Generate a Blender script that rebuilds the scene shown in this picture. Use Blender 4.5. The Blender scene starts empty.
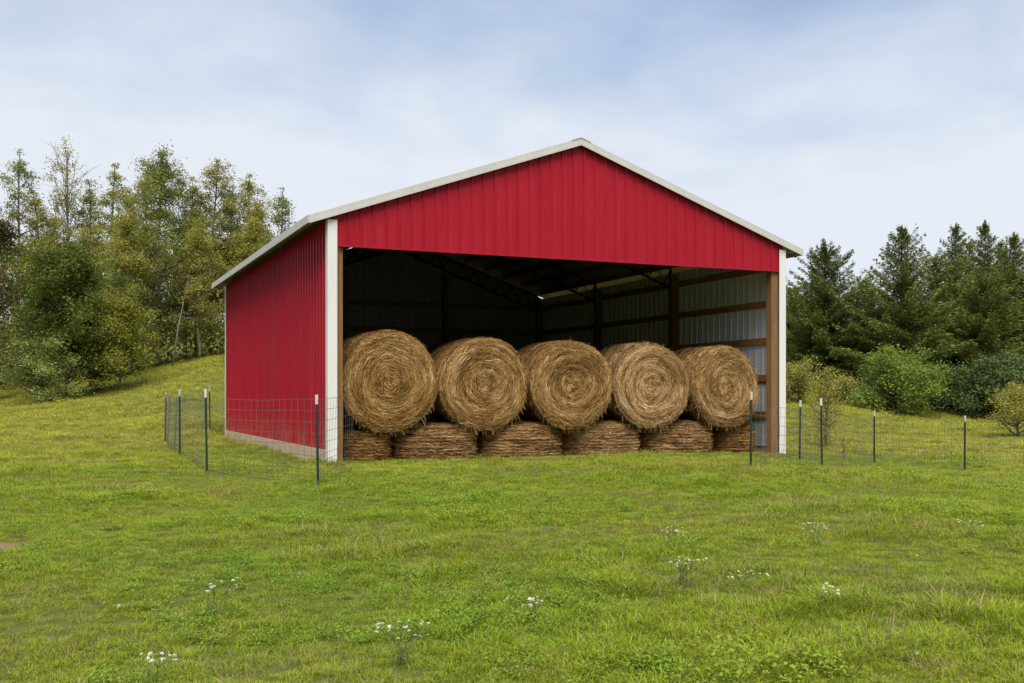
import bpy, math, random
import numpy as np
from mathutils import Vector, Matrix
R_ = math.radians
scene = bpy.context.scene
COL = scene.collection
rnd = random.Random(7)
rng = np.random.default_rng(11)

# ------------------------------------------------------------------ layout
# barn axes: x along the open front, y into the barn, z up; origin = left front corner
W, L, H = 9.5, 11.8, 4.18
YAW = 23.5
FX, FY = math.sin(R_(YAW)), math.cos(R_(YAW))
CX, CY, CZ = -4.347, -17.738, 1.097
FOC, HOR = 1050.0, 396.0

def at(px, D):
    lat = (px - 512) / FOC * D
    return CX + D*FX + lat*FY, CY + D*FY - lat*FX

def DL(x, y):
    dx, dy = x - CX, y - CY
    return dx*FX + dy*FY, dx*FY - dy*FX

def sstep(t):
    t = np.clip(t, 0, 1); return t*t*(3 - 2*t)

def vhash(ix, iy, s):
    h = (ix.astype(np.int64)*374761393 + iy.astype(np.int64)*668265263 + s*1442695041) & 0x7fffffff
    h = ((h ^ (h >> 13))*1274126177) & 0x7fffffff
    return ((h ^ (h >> 16)) & 0xffff)/65535.0

def vnoise(x, y, s=0):
    x = np.asarray(x, float); y = np.asarray(y, float)
    ix, iy = np.floor(x), np.floor(y)
    fx, fy = x-ix, y-iy
    fx, fy = fx*fx*(3-2*fx), fy*fy*(3-2*fy)
    a, b = vhash(ix, iy, s), vhash(ix+1, iy, s)
    c, d = vhash(ix, iy+1, s), vhash(ix+1, iy+1, s)
    return (a*(1-fx)+b*fx)*(1-fy) + (c*(1-fx)+d*fx)*fy

HA = [-1.2, -.60, -.488, -.40, -.283, -.1, .2, .27, .32, .37, .48, .7, 1.2]
HZ = [.9, .9, 1.05, 1.6, 3.0, 3.2, 3.0, 2.3, 1.35, .75, .2, .2, .2]
def ground_z(x, y):
    x = np.asarray(x, float); y = np.asarray(y, float)
    D, lat = DL(x, y)
    a = lat/np.maximum(D, 6)
    hill = np.interp(a, HA, HZ)
    ramp = np.clip((D-28)/26, 0, 1)**1.3
    far = np.maximum(D-54, 0)*0.075
    near = -.42*sstep((16.5-D)/14)
    dip = -.36*sstep((lat-3.5)/5.5)*sstep((D-9)/8)*(1-np.clip((D-26)/20, 0, 1))
    bump = (vnoise(x*.45, y*.45, 3)-.5)*.10 + (vnoise(x*1.3, y*1.3, 4)-.5)*.05
    inx = sstep((x+.6)/.5)*sstep((W+1.0-x)/1.0)*sstep((y+.50)/.45)*sstep((L+1.5-y)/1.0)
    z = near + dip + hill*ramp + bump*np.minimum(1, .5+D/30)
    back = 30*sstep((-18-D)/75)  # unseen rise added behind the camera to keep low sky out of the barn
    return np.minimum(z*(1-inx) , 60) - .075*sstep((D-8)/4)*np.maximum(inx, sstep((27-D)/6)) + far + back

def gz(x, y): return float(ground_z(x, y))

# ------------------------------------------------------------------ helpers
def link(o): COL.objects.link(o); return o

def tag(o, label=None, cat=None, group=None, kind=None):
    if label: o['label'] = label
    if cat: o['category'] = cat
    if group: o['group'] = group
    if kind: o['kind'] = kind
    return o

def thing(name, loc, label, cat, group=None, rz=0):
    o = link(bpy.data.objects.new(name, None))
    o.location = loc; o.rotation_euler = (0, 0, rz)
    o.empty_display_size = .2
    return tag(o, label, cat, group)

class MB:
    def __init__(s): s.v = []; s.f = []; s.m = []
    def box(s, lo, hi, mi=0):
        x0, y0, z0 = lo; x1, y1, z1 = hi; b = len(s.v)
        s.v += [(x0,y0,z0),(x1,y0,z0),(x1,y1,z0),(x0,y1,z0),(x0,y0,z1),(x1,y0,z1),(x1,y1,z1),(x0,y1,z1)]
        for q in ((0,3,2,1),(4,5,6,7),(0,1,5,4),(1,2,6,5),(2,3,7,6),(3,0,4,7)):
            s.f.append(tuple(b+i for i in q)); s.m.append(mi)
    def hexa(s, pts, mi=0):   # 8 points: bottom ring then top ring
        b = len(s.v); s.v += [tuple(p) for p in pts]
        for q in ((0,3,2,1),(4,5,6,7),(0,1,5,4),(1,2,6,5),(2,3,7,6),(3,0,4,7)):
            s.f.append(tuple(b+i for i in q)); s.m.append(mi)
    def tube(s, pts, rads, n=6, mi=0, cap=True):
        pts = [Vector(p) for p in pts]; b = len(s.v); k = len(pts)
        for i, p in enumerate(pts):
            d = (pts[min(i+1, k-1)] - pts[max(i-1, 0)])
            if d.length < 1e-9: d = Vector((0, 0, 1))
            d.normalize()
            u = d.orthogonal().normalized() if abs(d.z) > .95 else d.cross(Vector((0, 0, 1))).normalized()
            w = d.cross(u)
            for j in range(n):
                t = 2*math.pi*j/n
                s.v.append(tuple(p + (u*math.cos(t) + w*math.sin(t))*rads[i]))
        for i in range(k-1):
            for j in range(n):
                s.f.append((b+i*n+j, b+i*n+(j+1) % n, b+(i+1)*n+(j+1) % n, b+(i+1)*n+j)); s.m.append(mi)
        if cap and n > 2:
            s.f.append(tuple(b+j for j in reversed(range(n)))); s.m.append(mi)
            s.f.append(tuple(b+(k-1)*n+j for j in range(n))); s.m.append(mi)
    def mesh(s, name, mats, smooth=False):
        me = bpy.data.meshes.new(name)
        me.from_pydata(s.v, [], s.f)
        for m in mats: me.materials.append(m)
        if len(mats) > 1: me.polygons.foreach_set('material_index', s.m)
        if smooth: me.polygons.foreach_set('use_smooth', [True]*len(s.f))
        me.update(); return me
    def build(s, name, mats, parent=None, smooth=False):
        if not isinstance(mats, (list, tuple)): mats = [mats]
        o = link(bpy.data.objects.new(name, s.mesh(name, mats, smooth)))
        if parent: o.parent = parent
        return o

def quad_mesh(name, V, mats, tint=None, mi=None, nper=4, smooth=False):
    """V: (N, nper, 3) array of separate polygons"""
    N = V.shape[0]
    me = bpy.data.meshes.new(name)
    me.vertices.add(N*nper); me.vertices.foreach_set('co', V.reshape(-1).astype(np.float32))
    me.loops.add(N*nper); me.loops.foreach_set('vertex_index', np.arange(N*nper, dtype=np.int32))
    me.polygons.add(N)
    me.polygons.foreach_set('loop_start', np.arange(0, N*nper, nper, dtype=np.int32))
    for m in mats: me.materials.append(m)
    if mi is not None: me.polygons.foreach_set('material_index', mi.astype(np.int32))
    me.update(calc_edges=True); me.validate()
    if tint is not None:
        at_ = me.attributes.new('tint', 'FLOAT', 'FACE')
        at_.data.foreach_set('value', tint.astype(np.float32))
    return me

# ------------------------------------------------------------------ materials
def mat(name):
    m = bpy.data.materials.new(name); m.use_nodes = True
    nt = m.node_tree; b = nt.nodes['Principled BSDF']
    return m, nt, b

def node(nt, typ, **kw):
    n = nt.nodes.new(typ)
    for k, v in kw.items(): setattr(n, k, v)
    return n

def noise(nt, scale, detail=4, rough=.6, vec=None, dist=0):
    n = node(nt, 'ShaderNodeTexNoise'); n.inputs['Scale'].default_value = scale
    n.inputs['Detail'].default_value = detail; n.inputs['Roughness'].default_value = rough
    n.inputs['Distortion'].default_value = dist
    if vec is not None: nt.links.new(vec, n.inputs['Vector'])
    return n

def ramp(nt, fac, stops):
    r = node(nt, 'ShaderNodeValToRGB'); e = r.color_ramp.elements
    while len(e) < len(stops): e.new(.5)
    for el, (p, c) in zip(e, stops):
        el.position = p; el.color = (*c, 1) if len(c) == 3 else c
    nt.links.new(fac, r.inputs['Fac']); return r

def mapping(nt, src, scale):
    mp = node(nt, 'ShaderNodeMapping'); mp.inputs['Scale'].default_value = scale
    nt.links.new(src, mp.inputs['Vector']); return mp.outputs['Vector']

def bump(nt, b, h, strength, dist=.02):
    n = node(nt, 'ShaderNodeBump'); n.inputs['Strength'].default_value = strength; n.inputs['Distance'].default_value = dist
    nt.links.new(h, n.inputs['Height']); nt.links.new(n.outputs['Normal'], b.inputs['Normal'])

def mixc(nt, fac, a, b_, blend='MIX'):
    n = node(nt, 'ShaderNodeMix', data_type='RGBA', blend_type=blend)
    for s, v in ((n.inputs['Factor'], fac), (n.inputs[6], a), (n.inputs[7], b_)):
        if isinstance(v, (int, float)): s.default_value = v
        elif isinstance(v, tuple): s.default_value = (*v, 1)
        else: nt.links.new(v, s)
    return n.outputs[2]

def objco(nt): return node(nt, 'ShaderNodeTexCoord').outputs['Object']

def paint_metal(name, c1, c2, rough=.38, streak=(3, 3, .35)):
    m, nt, b = mat(name)
    co = objco(nt)
    n1 = noise(nt, 1.3, 5, .6, mapping(nt, co, streak)); n2 = noise(nt, 22, 3, .6, mapping(nt, co, (1, 1, .12)))
    col = mixc(nt, .22, ramp(nt, n1.outputs['Fac'], [(.3, c1), (.7, c2)]).outputs['Color'],
               ramp(nt, n2.outputs['Fac'], [(.35, c1), (.7, c2)]).outputs['Color'])
    nt.links.new(col, b.inputs['Base Color'])
    rr = ramp(nt, n1.outputs['Fac'], [(.3, (rough-.06,)*3), (.75, (rough+.12,)*3)])
    nt.links.new(rr.outputs['Color'], b.inputs['Roughness']); b.inputs['Specular IOR Level'].default_value = .17
    n3 = noise(nt, 1.7, 2, .5, mapping(nt, co, (1, 1, .8))); bump(nt, b, n3.outputs['Fac'], .12, .02)
    return m

def add_splash(m):
    nt = m.node_tree; b = nt.nodes['Principled BSDF']; src = b.inputs['Base Color'].links[0].from_socket
    co = objco(nt); sp = node(nt, 'ShaderNodeSeparateXYZ'); nt.links.new(co, sp.inputs[0])
    mr = node(nt, 'ShaderNodeMapRange'); mr.inputs['From Min'].default_value = .75; mr.inputs['From Max'].default_value = .15; nt.links.new(sp.outputs['Z'], mr.inputs['Value'])
    n = noise(nt, 5, 6, .7, mapping(nt, co, (1, 1, .5)))
    r = ramp(nt, n.outputs['Fac'], [(.40, (0, 0, 0)), (.70, (.75, .75, .75))])
    mu = node(nt, 'ShaderNodeMath', operation='MULTIPLY'); nt.links.new(mr.outputs[0], mu.inputs[0]); nt.links.new(r.outputs['Color'], mu.inputs[1])
    c = mixc(nt, mu.outputs[0], src, (.27, .12, .075))
    # dusty runs below the eaves
    n2 = noise(nt, 2.2, 5, .65, mapping(nt, co, (3.5, 3.5, .16)))
    r2 = ramp(nt, n2.outputs['Fac'], [(.52, (0, 0, 0)), (.78, (.20, .20, .20))])
    c = mixc(nt, r2.outputs['Color'], c, (.40, .055, .06))
    nt.links.new(c, b.inputs['Base Color'])
M_red = paint_metal('red_steel', (.285, .006, .016), (.345, .009, .022), .48)
add_splash(M_red)
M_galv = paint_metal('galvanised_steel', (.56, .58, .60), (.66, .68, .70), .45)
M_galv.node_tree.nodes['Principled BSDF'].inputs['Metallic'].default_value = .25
M_galv_shade = paint_metal('galvanised_steel_shade', (.24, .245, .25), (.32, .325, .33), .55)  # darker copy of the bare steel: interior shade put into the back wall's colour
M_white = paint_metal('white_trim', (.60, .585, .55), (.69, .675, .64), .45)
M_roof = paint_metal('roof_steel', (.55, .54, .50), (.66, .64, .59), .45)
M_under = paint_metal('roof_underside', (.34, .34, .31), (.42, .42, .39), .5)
M_cream = paint_metal('cream_trim', (.43, .42, .385), (.51, .50, .46), .45)

def wood(name, c1, c2, axis):
    m, nt, b = mat(name); co = objco(nt)
    sc = {'x': (.6, 9, 9), 'y': (9, .6, 9), 'z': (9, 9, .6)}[axis]
    n1 = noise(nt, 3, 6, .65, mapping(nt, co, sc), .6); n2 = noise(nt, .9, 3, .6, co)
    c = mixc(nt, .35, ramp(nt, n1.outputs['Fac'], [(.3, c1), (.72, c2)]).outputs['Color'],
             ramp(nt, n2.outputs['Fac'], [(.3, c1), (.7, c2)]).outputs['Color'])
    nt.links.new(c, b.inputs['Base Color']); b.inputs['Roughness'].default_value = .8; b.inputs['Specular IOR Level'].default_value = .2
    bump(nt, b, n1.outputs['Fac'], .4, .01)
    return m
M_woodz = wood('treated_post_wood', (.13, .068, .026), (.27, .15, .062), 'z')
M_woody = wood('girt_wood', (.20, .090, .026), (.38, .19, .065), 'y')
M_woodx = wood('girt_wood_cross', (.17, .075, .022), (.33, .16, .055), 'x')
M_skirt = wood('weathered_board', (.42, .31, .20), (.60, .46, .32), 'y')

def simple(name, c, rough=.6, metal=0, var=.25, sc=8):
    m, nt, b = mat(name); n = noise(nt, sc, 4, .6, objco(nt))
    nt.links.new(ramp(nt, n.outputs['Fac'], [(.3, tuple(x*(1-var) for x in c)), (.7, tuple(min(1, x*(1+var)) for x in c))]).outputs['Color'], b.inputs['Base Color'])
    b.inputs['Roughness'].default_value = rough; b.inputs['Metallic'].default_value = metal
    return m
M_truss = simple('dark_steel', (.030, .030, .032), .5, .3)
M_post = simple('green_post_paint', (.012, .032, .022), .45)
M_tip = simple('white_post_tip', (.52, .49, .42), .5, 0, .12)
M_wire = simple('fence_wire', (.17, .17, .165), .4, .7)
M_bark = simple('bark', (.17, .14, .105), .9, 0, .45, 6)
M_palebark = simple('pale_bark', (.17, .14, .11), .9, 0, .3, 6)

def leafmat(name, cols, trans=.3):
    m, nt, b = mat(name)
    a = node(nt, 'ShaderNodeAttribute', attribute_name='tint')
    r = ramp(nt, a.outputs['Fac'], [(i/(len(cols)-1), c) for i, c in enumerate(cols)])
    nt.links.new(r.outputs['Color'], b.inputs['Base Color'])
    b.inputs['Roughness'].default_value = .6; b.inputs['Specular IOR Level'].default_value = .15
    t = node(nt, 'ShaderNodeBsdfTranslucent'); nt.links.new(r.outputs['Color'], t.inputs['Color'])
    mx = node(nt, 'ShaderNodeMixShader'); mx.inputs['Fac'].default_value = trans
    nt.links.new(b.outputs[0], mx.inputs[1]); nt.links.new(t.outputs[0], mx.inputs[2])
    nt.links.new(mx.outputs[0], nt.nodes['Material Output'].inputs['Surface'])
    return m
LEAF = {
 'olive': leafmat('leaf_olive', [(.20, .20, .044), (.33, .315, .070), (.45, .40, .100)], .48),
 'green': leafmat('leaf_green', [(.15, .185, .040), (.245, .275, .062), (.35, .36, .090)], .48),
 'dark':  leafmat('leaf_dark', [(.045, .070, .013), (.100, .130, .020), (.22, .235, .034)], .35),
 'brown': leafmat('leaf_brown', [(.085, .070, .024), (.14, .11, .040), (.19, .155, .055)], .35),
 'yellow': leafmat('leaf_yellow', [(.12, .145, .020), (.215, .225, .030), (.34, .315, .044)], .4),
 'cedar': leafmat('leaf_cedar', [(.095, .132, .026), (.16, .20, .042), (.245, .262, .062)], .25),
 'cedarolive': leafmat('leaf_cedar_olive', [(.10, .128, .024), (.17, .19, .038), (.25, .25, .056)], .25),
 'bush': leafmat('leaf_bush', [(.11, .165, .026), (.19, .26, .040), (.28, .35, .058)], .35),
 'shrub': leafmat('leaf_shrub', [(.18, .23, .060), (.27, .32, .085), (.35, .39, .115)], .35),
 'deep': leafmat('leaf_deep', [(.060, .100, .032), (.095, .145, .044), (.145, .19, .058)], .25),
 'gold': leafmat('leaf_gold', [(.24, .25, .045), (.37, .345, .06), (.48, .42, .09)], .4),
}

# ------------------------------------------------------------------ ground
def ground_material():
    m, nt, b = mat('meadow_soil')
    pos = node(nt, 'ShaderNodeNewGeometry').outputs['Position']
    n1 = noise(nt, .35, 5, .6, pos); n2 = noise(nt, 9, 6, .7, pos); n3 = noise(nt, 60, 3, .7, pos)
    c = mixc(nt, .5, ramp(nt, n1.outputs['Fac'], [(.3, (.085, .105, .020)), (.7, (.14, .14, .030))]).outputs['Color'],
             ramp(nt, n2.outputs['Fac'], [(.3, (.055, .070, .016)), (.55, (.11, .12, .026)), (.75, (.17, .145, .06))]).outputs['Color'])
    # bare reddish soil patch at the left edge of the meadow and packed earth under the barn
    def blob(cx, cy, r, soft):
        d = node(nt, 'ShaderNodeVectorMath', operation='DISTANCE'); nt.links.new(pos, d.inputs[0]); d.inputs[1].default_value = (cx, cy, gz(cx, cy))
        ad = node(nt, 'ShaderNodeMath', operation='MULTIPLY_ADD'); nt.links.new(n2.outputs['Fac'], ad.inputs[0]); ad.inputs[1].default_value = soft; nt.links.new(d.outputs['Value'], ad.inputs[2])
        mr = node(nt, 'ShaderNodeMapRange'); mr.inputs['From Min'].default_value = r+soft; mr.inputs['From Max'].default_value = r
        nt.links.new(ad.outputs[0], mr.inputs['Value']); return mr.outputs['Result']
    soil = ramp(nt, n3.outputs['Fac'], [(.3, (.20, .105, .065)), (.7, (.34, .20, .13))]).outputs['Color']
    c = mixc(nt, blob(*at(-8, 9.3), .20, .30), c, soil)
    sx = node(nt, 'ShaderNodeSeparateXYZ'); nt.links.new(pos, sx.inputs[0])
    def band(o, lo, hi):
        a = node(nt, 'ShaderNodeMapRange'); a.inputs['From Min'].default_value = lo-.1; a.inputs['From Max'].default_value = lo+.1; nt.links.new(o, a.inputs['Value'])
        e = node(nt, 'ShaderNodeMapRange'); e.inputs['From Min'].default_value = hi+.1; e.inputs['From Max'].default_value = hi-.1; nt.links.new(o, e.inputs['Value'])
        mu = node(nt, 'ShaderNodeMath', operation='MULTIPLY'); nt.links.new(a.outputs[0], mu.inputs[0]); nt.links.new(e.outputs[0], mu.inputs[1]); return mu.outputs[0]
    mu = node(nt, 'ShaderNodeMath', operation='MULTIPLY'); nt.links.new(band(sx.outputs['X'], 0, W), mu.inputs[0]); nt.links.new(band(sx.outputs['Y'], .3, L), mu.inputs[1])
    c = mixc(nt, mu.outputs[0], c, ramp(nt, n3.outputs['Fac'], [(.3, (.10, .075, .045)), (.7, (.20, .15, .085))]).outputs['Color'])
    nt.links.new(c, b.inputs['Base Color']); b.inputs['Roughness'].default_value = .95
    b.inputs['Specular IOR Level'].default_value = .1
    bump(nt, b, n2.outputs['Fac'], .8, .08)
    return m

def build_ground():
    Ds = np.concatenate([[-170, -130], np.arange(-100, -14, 6), np.arange(-14, 0, 2), np.arange(0, 40, .4), np.arange(40, 70, 1.0), np.arange(70, 160, 6), [170, 200, 250, 320, 420]])
    us = np.linspace(-1, 1, 181)
    us = np.sign(us)*(np.abs(us)**1.3)
    DD, UU = np.meshgrid(Ds, us, indexing='ij')
    lat = UU*(16 + np.abs(DD)*.95)
    X = CX + DD*FX + lat*FY; Y = CY + DD*FY - lat*FX
    Z = ground_z(X, Y)
    nr, nc = X.shape
    idx = np.arange(nr*nc).reshape(nr, nc)
    f = np.stack([idx[:-1, :-1], idx[:-1, 1:], idx[1:, 1:], idx[1:, :-1]], -1).reshape(-1, 4)
    me = bpy.data.meshes.new('ground')
    me.from_pydata(np.stack([X, Y, Z], -1).reshape(-1, 3).tolist(), [], f.tolist())
    me.materials.append(ground_material()); me.polygons.foreach_set('use_smooth', [True]*len(f)); me.update()
    o = link(bpy.data.objects.new('ground', me)); tag(o, kind='structure')
    # make sure normals point up
    if me.polygons[len(f)//2].normal.z < 0: me.flip_normals()
build_ground()

# ------------------------------------------------------------------ grass (stuff)
def grass_material(name, cols, dry):
    m, nt, b = mat(name)
    pos = node(nt, 'ShaderNodeNewGeometry').outputs['Position']
    oi = node(nt, 'ShaderNodeObjectInfo')
    a = node(nt, 'ShaderNodeAttribute', attribute_name='tint')
    n1 = noise(nt, .22, 4, .6, pos); n2 = noise(nt, 1.6, 4, .65, pos)
    # meadow beyond the barn is drier and yellower than the lush lawn in front
    sx = node(nt, 'ShaderNodeSeparateXYZ'); nt.links.new(pos, sx.inputs[0])
    xo = node(nt, 'ShaderNodeMath', operation='SUBTRACT'); nt.links.new(sx.outputs['X'], xo.inputs[0]); xo.inputs[1].default_value = 9.5
    xm = node(nt, 'ShaderNodeMath', operation='MAXIMUM'); nt.links.new(xo.outputs[0], xm.inputs[0]); xm.inputs[1].default_value = 0
    yy = node(nt, 'ShaderNodeMath', operation='MULTIPLY_ADD'); nt.links.new(xm.outputs[0], yy.inputs[0]); yy.inputs[1].default_value = .9; nt.links.new(sx.outputs['Y'], yy.inputs[2])
    mr = node(nt, 'ShaderNodeMapRange'); mr.interpolation_type = 'SMOOTHSTEP'; mr.inputs['From Min'].default_value = -1; mr.inputs['From Max'].default_value = 17
    nt.links.new(yy.outputs[0], mr.inputs['Value'])
    ad = node(nt, 'ShaderNodeMath', operation='MULTIPLY_ADD'); nt.links.new(mr.outputs[0], ad.inputs[0]); ad.inputs[1].default_value = .50; nt.links.new(n1.outputs['Fac'], ad.inputs[2])
    ad2 = node(nt, 'ShaderNodeMath', operation='MULTIPLY_ADD'); nt.links.new(n2.outputs['Fac'], ad2.inputs[0]); ad2.inputs[1].default_value = .45; nt.links.new(ad.outputs[0], ad2.inputs[2])
    base = ramp(nt, ad2.outputs[0], [(.52, cols[0]), (.80, cols[1]), (1.0, cols[2])]).outputs['Color']
    ad3 = node(nt, 'ShaderNodeMath', operation='ADD'); nt.links.new(a.outputs['Fac'], ad3.inputs[0]); nt.links.new(oi.outputs['Random'], ad3.inputs[1])
    n6 = noise(nt, 5.5, 3, .6, pos)
    ad4 = node(nt, 'ShaderNodeMath', operation='MULTIPLY_ADD'); nt.links.new(n6.outputs['Fac'], ad4.inputs[0]); ad4.inputs[1].default_value = 1.5; nt.links.new(ad3.outputs[0], ad4.inputs[2]); ad3 = ad4
    v = node(nt, 'ShaderNodeMapRange'); v.inputs['From Min'].default_value = .45; v.inputs['From Max'].default_value = 3.0; v.inputs['To Min'].default_value = .65; v.inputs['To Max'].default_value = 1.35
    nt.links.new(ad3.outputs[0], v.inputs['Value'])
    hsv = node(nt, 'ShaderNodeHueSaturation'); nt.links.new(base, hsv.inputs['Color']); nt.links.new(v.outputs[0], hsv.inputs['Value'])
    # some blades of every tuft are dead straw
    gt = node(nt, 'ShaderNodeMath', operation='GREATER_THAN'); gt.inputs[1].default_value = 1-dry; nt.links.new(a.outputs['Fac'], gt.inputs[0])
    c = mixc(nt, gt.outputs[0], hsv.outputs['Color'], (.38, .30, .12))
    nt.links.new(c, b.inputs['Base Color']); b.inputs['Roughness'].default_value = .6; b.inputs['Specular IOR Level'].default_value = .12
    t = node(nt, 'ShaderNodeBsdfTranslucent'); nt.links.new(c, t.inputs['Color'])
    mx = node(nt, 'ShaderNodeMixShader'); mx.inputs['Fac'].default_value = .35
    nt.links.new(b.outputs[0], mx.inputs[1]); nt.links.new(t.outputs[0], mx.inputs[2])
    nt.links.new(mx.outputs[0], nt.nodes['Material Output'].inputs['Surface'])
    return m
GCOL = [(.210, .310, .020), (.295, .350, .025), (.405, .415, .056)]
M_grass = grass_material('grass_blade', GCOL, .09)
M_weed = grass_material('weed_leaf', [(.15, .275, .028), (.22, .305, .032), (.34, .33, .042)], 0)
M_dry = grass_material('dry_grass', [(.20, .19, .07), (.26, .22, .085), (.30, .24, .10)], .4)

def blade_tuft(n, rad, hmin, hmax, wid, lean, m, seed):
    g = np.random.default_rng(seed)
    th = g.uniform(0, 2*np.pi, n); r = rad*np.sqrt(g.random(n))
    bx, by = r*np.cos(th), r*np.sin(th)
    h = g.uniform(hmin, hmax, n)*(1-.3*(r/rad))
    az = th + g.normal(0, 1.0, n)
    ln = np.abs(g.normal(lean, lean*.5, n))
    wx, wy = -np.sin(az+g.normal(0, .5, n)), np.cos(az+g.normal(0, .5, n))
    w = wid*g.uniform(.6, 1.3, n)
    def P(s, ww):
        cx = bx + np.cos(az)*ln*h*s**1.8; cy = by + np.sin(az)*ln*h*s**1.8
        cz = h*(s - .30*ln*s*s) - .012*(s == 0)
        return (np.stack([cx-wx*w*ww, cy-wy*w*ww, cz], -1), np.stack([cx+wx*w*ww, cy+wy*w*ww, cz], -1))
    a0, a1 = P(0, .5); b0, b1 = P(.55, .42); c0, c1 = P(1, .05)
    q1 = np.stack([a0, a1, b1, b0], 1); q2 = np.stack([b0, b1, c1, c0], 1)
    V = np.concatenate([q1, q2]); t = g.random(n); 
    return quad_mesh('tuft', V, [m], np.concatenate([t, t]))

def weed_tuft(n, rad, size, m, seed):
    g = np.random.default_rng(seed)
    th = g.uniform(0, 2*np.pi, n); r = rad*np.sqrt(g.random(n)); z = g.uniform(.02, .10, n)
    c = np.stack([r*np.cos(th), r*np.sin(th), z], -1)
    az = g.uniform(0, 2*np.pi, n); tl = g.normal(.15, .35, n); s = size*g.uniform(.6, 1.3, n)
    d = np.stack([np.cos(az)*np.cos(tl), np.sin(az)*np.cos(tl), np.sin(tl)], -1)*s[:, None]
    p = np.stack([-np.sin(az), np.cos(az), g.normal(0, .3, n)], -1)*(s*.42)[:, None]
    V = np.stack([c-d*.5, c+p*.8, c+d*.6, c-p*.8], 1)
    return quad_mesh('weed', V, [m], g.random(n))

def build_grass():
    col = bpy.data.collections.new('grass_tufts')
    variants = []
    for i in range(5): variants.append(blade_tuft(56, .10, .025, .070, .0048, 1.1, M_grass, 100+i))
    variants.append(blade_tuft(60, .10, .05, .105, .005, .95, M_grass, 120))        # 5 tall lush
    variants.append(blade_tuft(60, .13, .05, .115, .005, 1.1, M_grass, 121))         # 6 tall lush
    variants.append(weed_tuft(60, .10, .021, M_weed, 130))                         # 7 clover like
    variants.append(blade_tuft(26, .10, .05, .14, .004, 1.0, M_dry, 140))          # 8 dry
    for i, me in enumerate(variants):
        o = bpy.data.objects.new('grass_tuft_%02d' % i, me); col.objects.link(o)
    pts = []; scl = []; var = []
    zones = [(2.2, 8, 260, 1.0), (8, 15, 190, 1.08), (15, 24, 90, 1.4), (24, 36, 42, 1.75), (36, 60, 20, 2.3)]
    for d0, d1, dens, sc in zones:
        amax = .66 if d0 < 20 else .60
        n = int((amax*(d1*d1-d0*d0) + 8.4*(d1-d0))*dens)
        dg = np.linspace(d0, d1, 200); cdf = amax*(dg*dg-d0*d0) + 8.4*(dg-d0)
        D = np.interp(rng.random(n)*cdf[-1], cdf, dg)
        lat = rng.uniform(-1, 1, n)*(amax*D + 4.2); a = lat/D
        x = CX + D*FX + lat*FY; y = CY + D*FY - lat*FX
        inside = (x > -.05) & (x < W+.05) & (y > .22 + .5*vnoise(x*2.2, y*0, 8)) & (y < L+.05)
        hidden = (x > 3) & (y > L) & (x < 20) & (D < 48) & (a < .22) & (a > -.15)
        px_, py_ = at(-8, 9.3)
        soil = (np.hypot(x-px_, y-py_) < .20 + .3*vnoise(x*6, y*6, 77)) & (rng.random(n) < .85)
        k = ~(inside | hidden | soil)
        x, y, D = x[k], y[k], D[k]; n = len(x)
        c1 = vnoise(x*.55, y*.55, 20); c2 = vnoise(x*1.9, y*1.9, 21); c3 = vnoise(x*.9+50, y*.9, 22)
        s = sc*rng.uniform(.7, 1.25, n)*(.55 + .75*c1*c2*1.6)
        v = rng.integers(0, 5, n)
        u = rng.random(n)
        lush = (c2 > .66) & (c1 > .40)
        v = np.where(lush & (u < .32), rng.integers(5, 7, n), v)
        v = np.where((~lush) & (u < .02), rng.integers(5, 7, n), v)
        v = np.where((c3 > .50) & (u > .86), 7, v)
        v = np.where((c3 < .33) & (u > .84), 8, v)
        v = np.where(u > .985, 8, v)
        near_barn = ((x > -.6) & (x < W+.6) & (y > -1.0) & (y < .6)) | ((x > -.5) & (x < .1) & (y > 0) & (y < L))
        s = np.where(near_barn, s*(.45 + .75*vnoise(x*1.7, y*1.7, 55)), np.where((y > -3.5) & (D < 24) & (x > -3) & (x < W+4), s*.72, s))
        # very near the lens keep it short
        s = np.where(D < 4, s*.8, s)
        z = ground_z(x, y)
        pts.append(np.stack([x, y, z-.004], -1)); scl.append(s); var.append(v)
    P = np.concatenate(pts); S = np.concatenate(scl); Vv = np.concatenate(var)
    me = bpy.data.meshes.new('grass'); me.vertices.add(len(P)); me.vertices.foreach_set('co', P.reshape(-1).astype(np.float32))
    a = me.attributes.new('scl', 'FLOAT', 'POINT'); a.data.foreach_set('value', S.astype(np.float32))
    a = me.attributes.new('variant', 'INT', 'POINT'); a.data.foreach_set('value', Vv.astype(np.int32))
    rot = np.stack([rng.normal(0, .12, len(P)), rng.normal(0, .12, len(P)), rng.uniform(0, 6.283, len(P))], -1)
    a = me.attributes.new('rot', 'FLOAT_VECTOR', 'POINT'); a.data.foreach_set('vector', rot.reshape(-1).astype(np.float32))
    me.update()
    o = link(bpy.data.objects.new('grass', me)); tag(o, 'green meadow grass covering the ground around the barn', 'grass', kind='stuff')
    ng = bpy.data.node_groups.new('grass_scatter', 'GeometryNodeTree')
    ng.interface.new_socket('Geometry', in_out='INPUT', socket_type='NodeSocketGeometry')
    ng.interface.new_socket('Geometry', in_out='OUTPUT', socket_type='NodeSocketGeometry')
    gi = ng.nodes.new('NodeGroupInput'); go = ng.nodes.new('NodeGroupOutput')
    ci = ng.nodes.new('GeometryNodeCollectionInfo'); ci.inputs['Collection'].default_value = col
    ci.inputs['Separate Children'].default_value = True; ci.inputs['Reset Children'].default_value = True
    ip = ng.nodes.new('GeometryNodeInstanceOnPoints'); ip.inputs['Pick Instance'].default_value = True
    def na(name, typ):
        nn = ng.nodes.new('GeometryNodeInputNamedAttribute'); nn.data_type = typ; nn.inputs['Name'].default_value = name
        return nn.outputs['Attribute']
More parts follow.
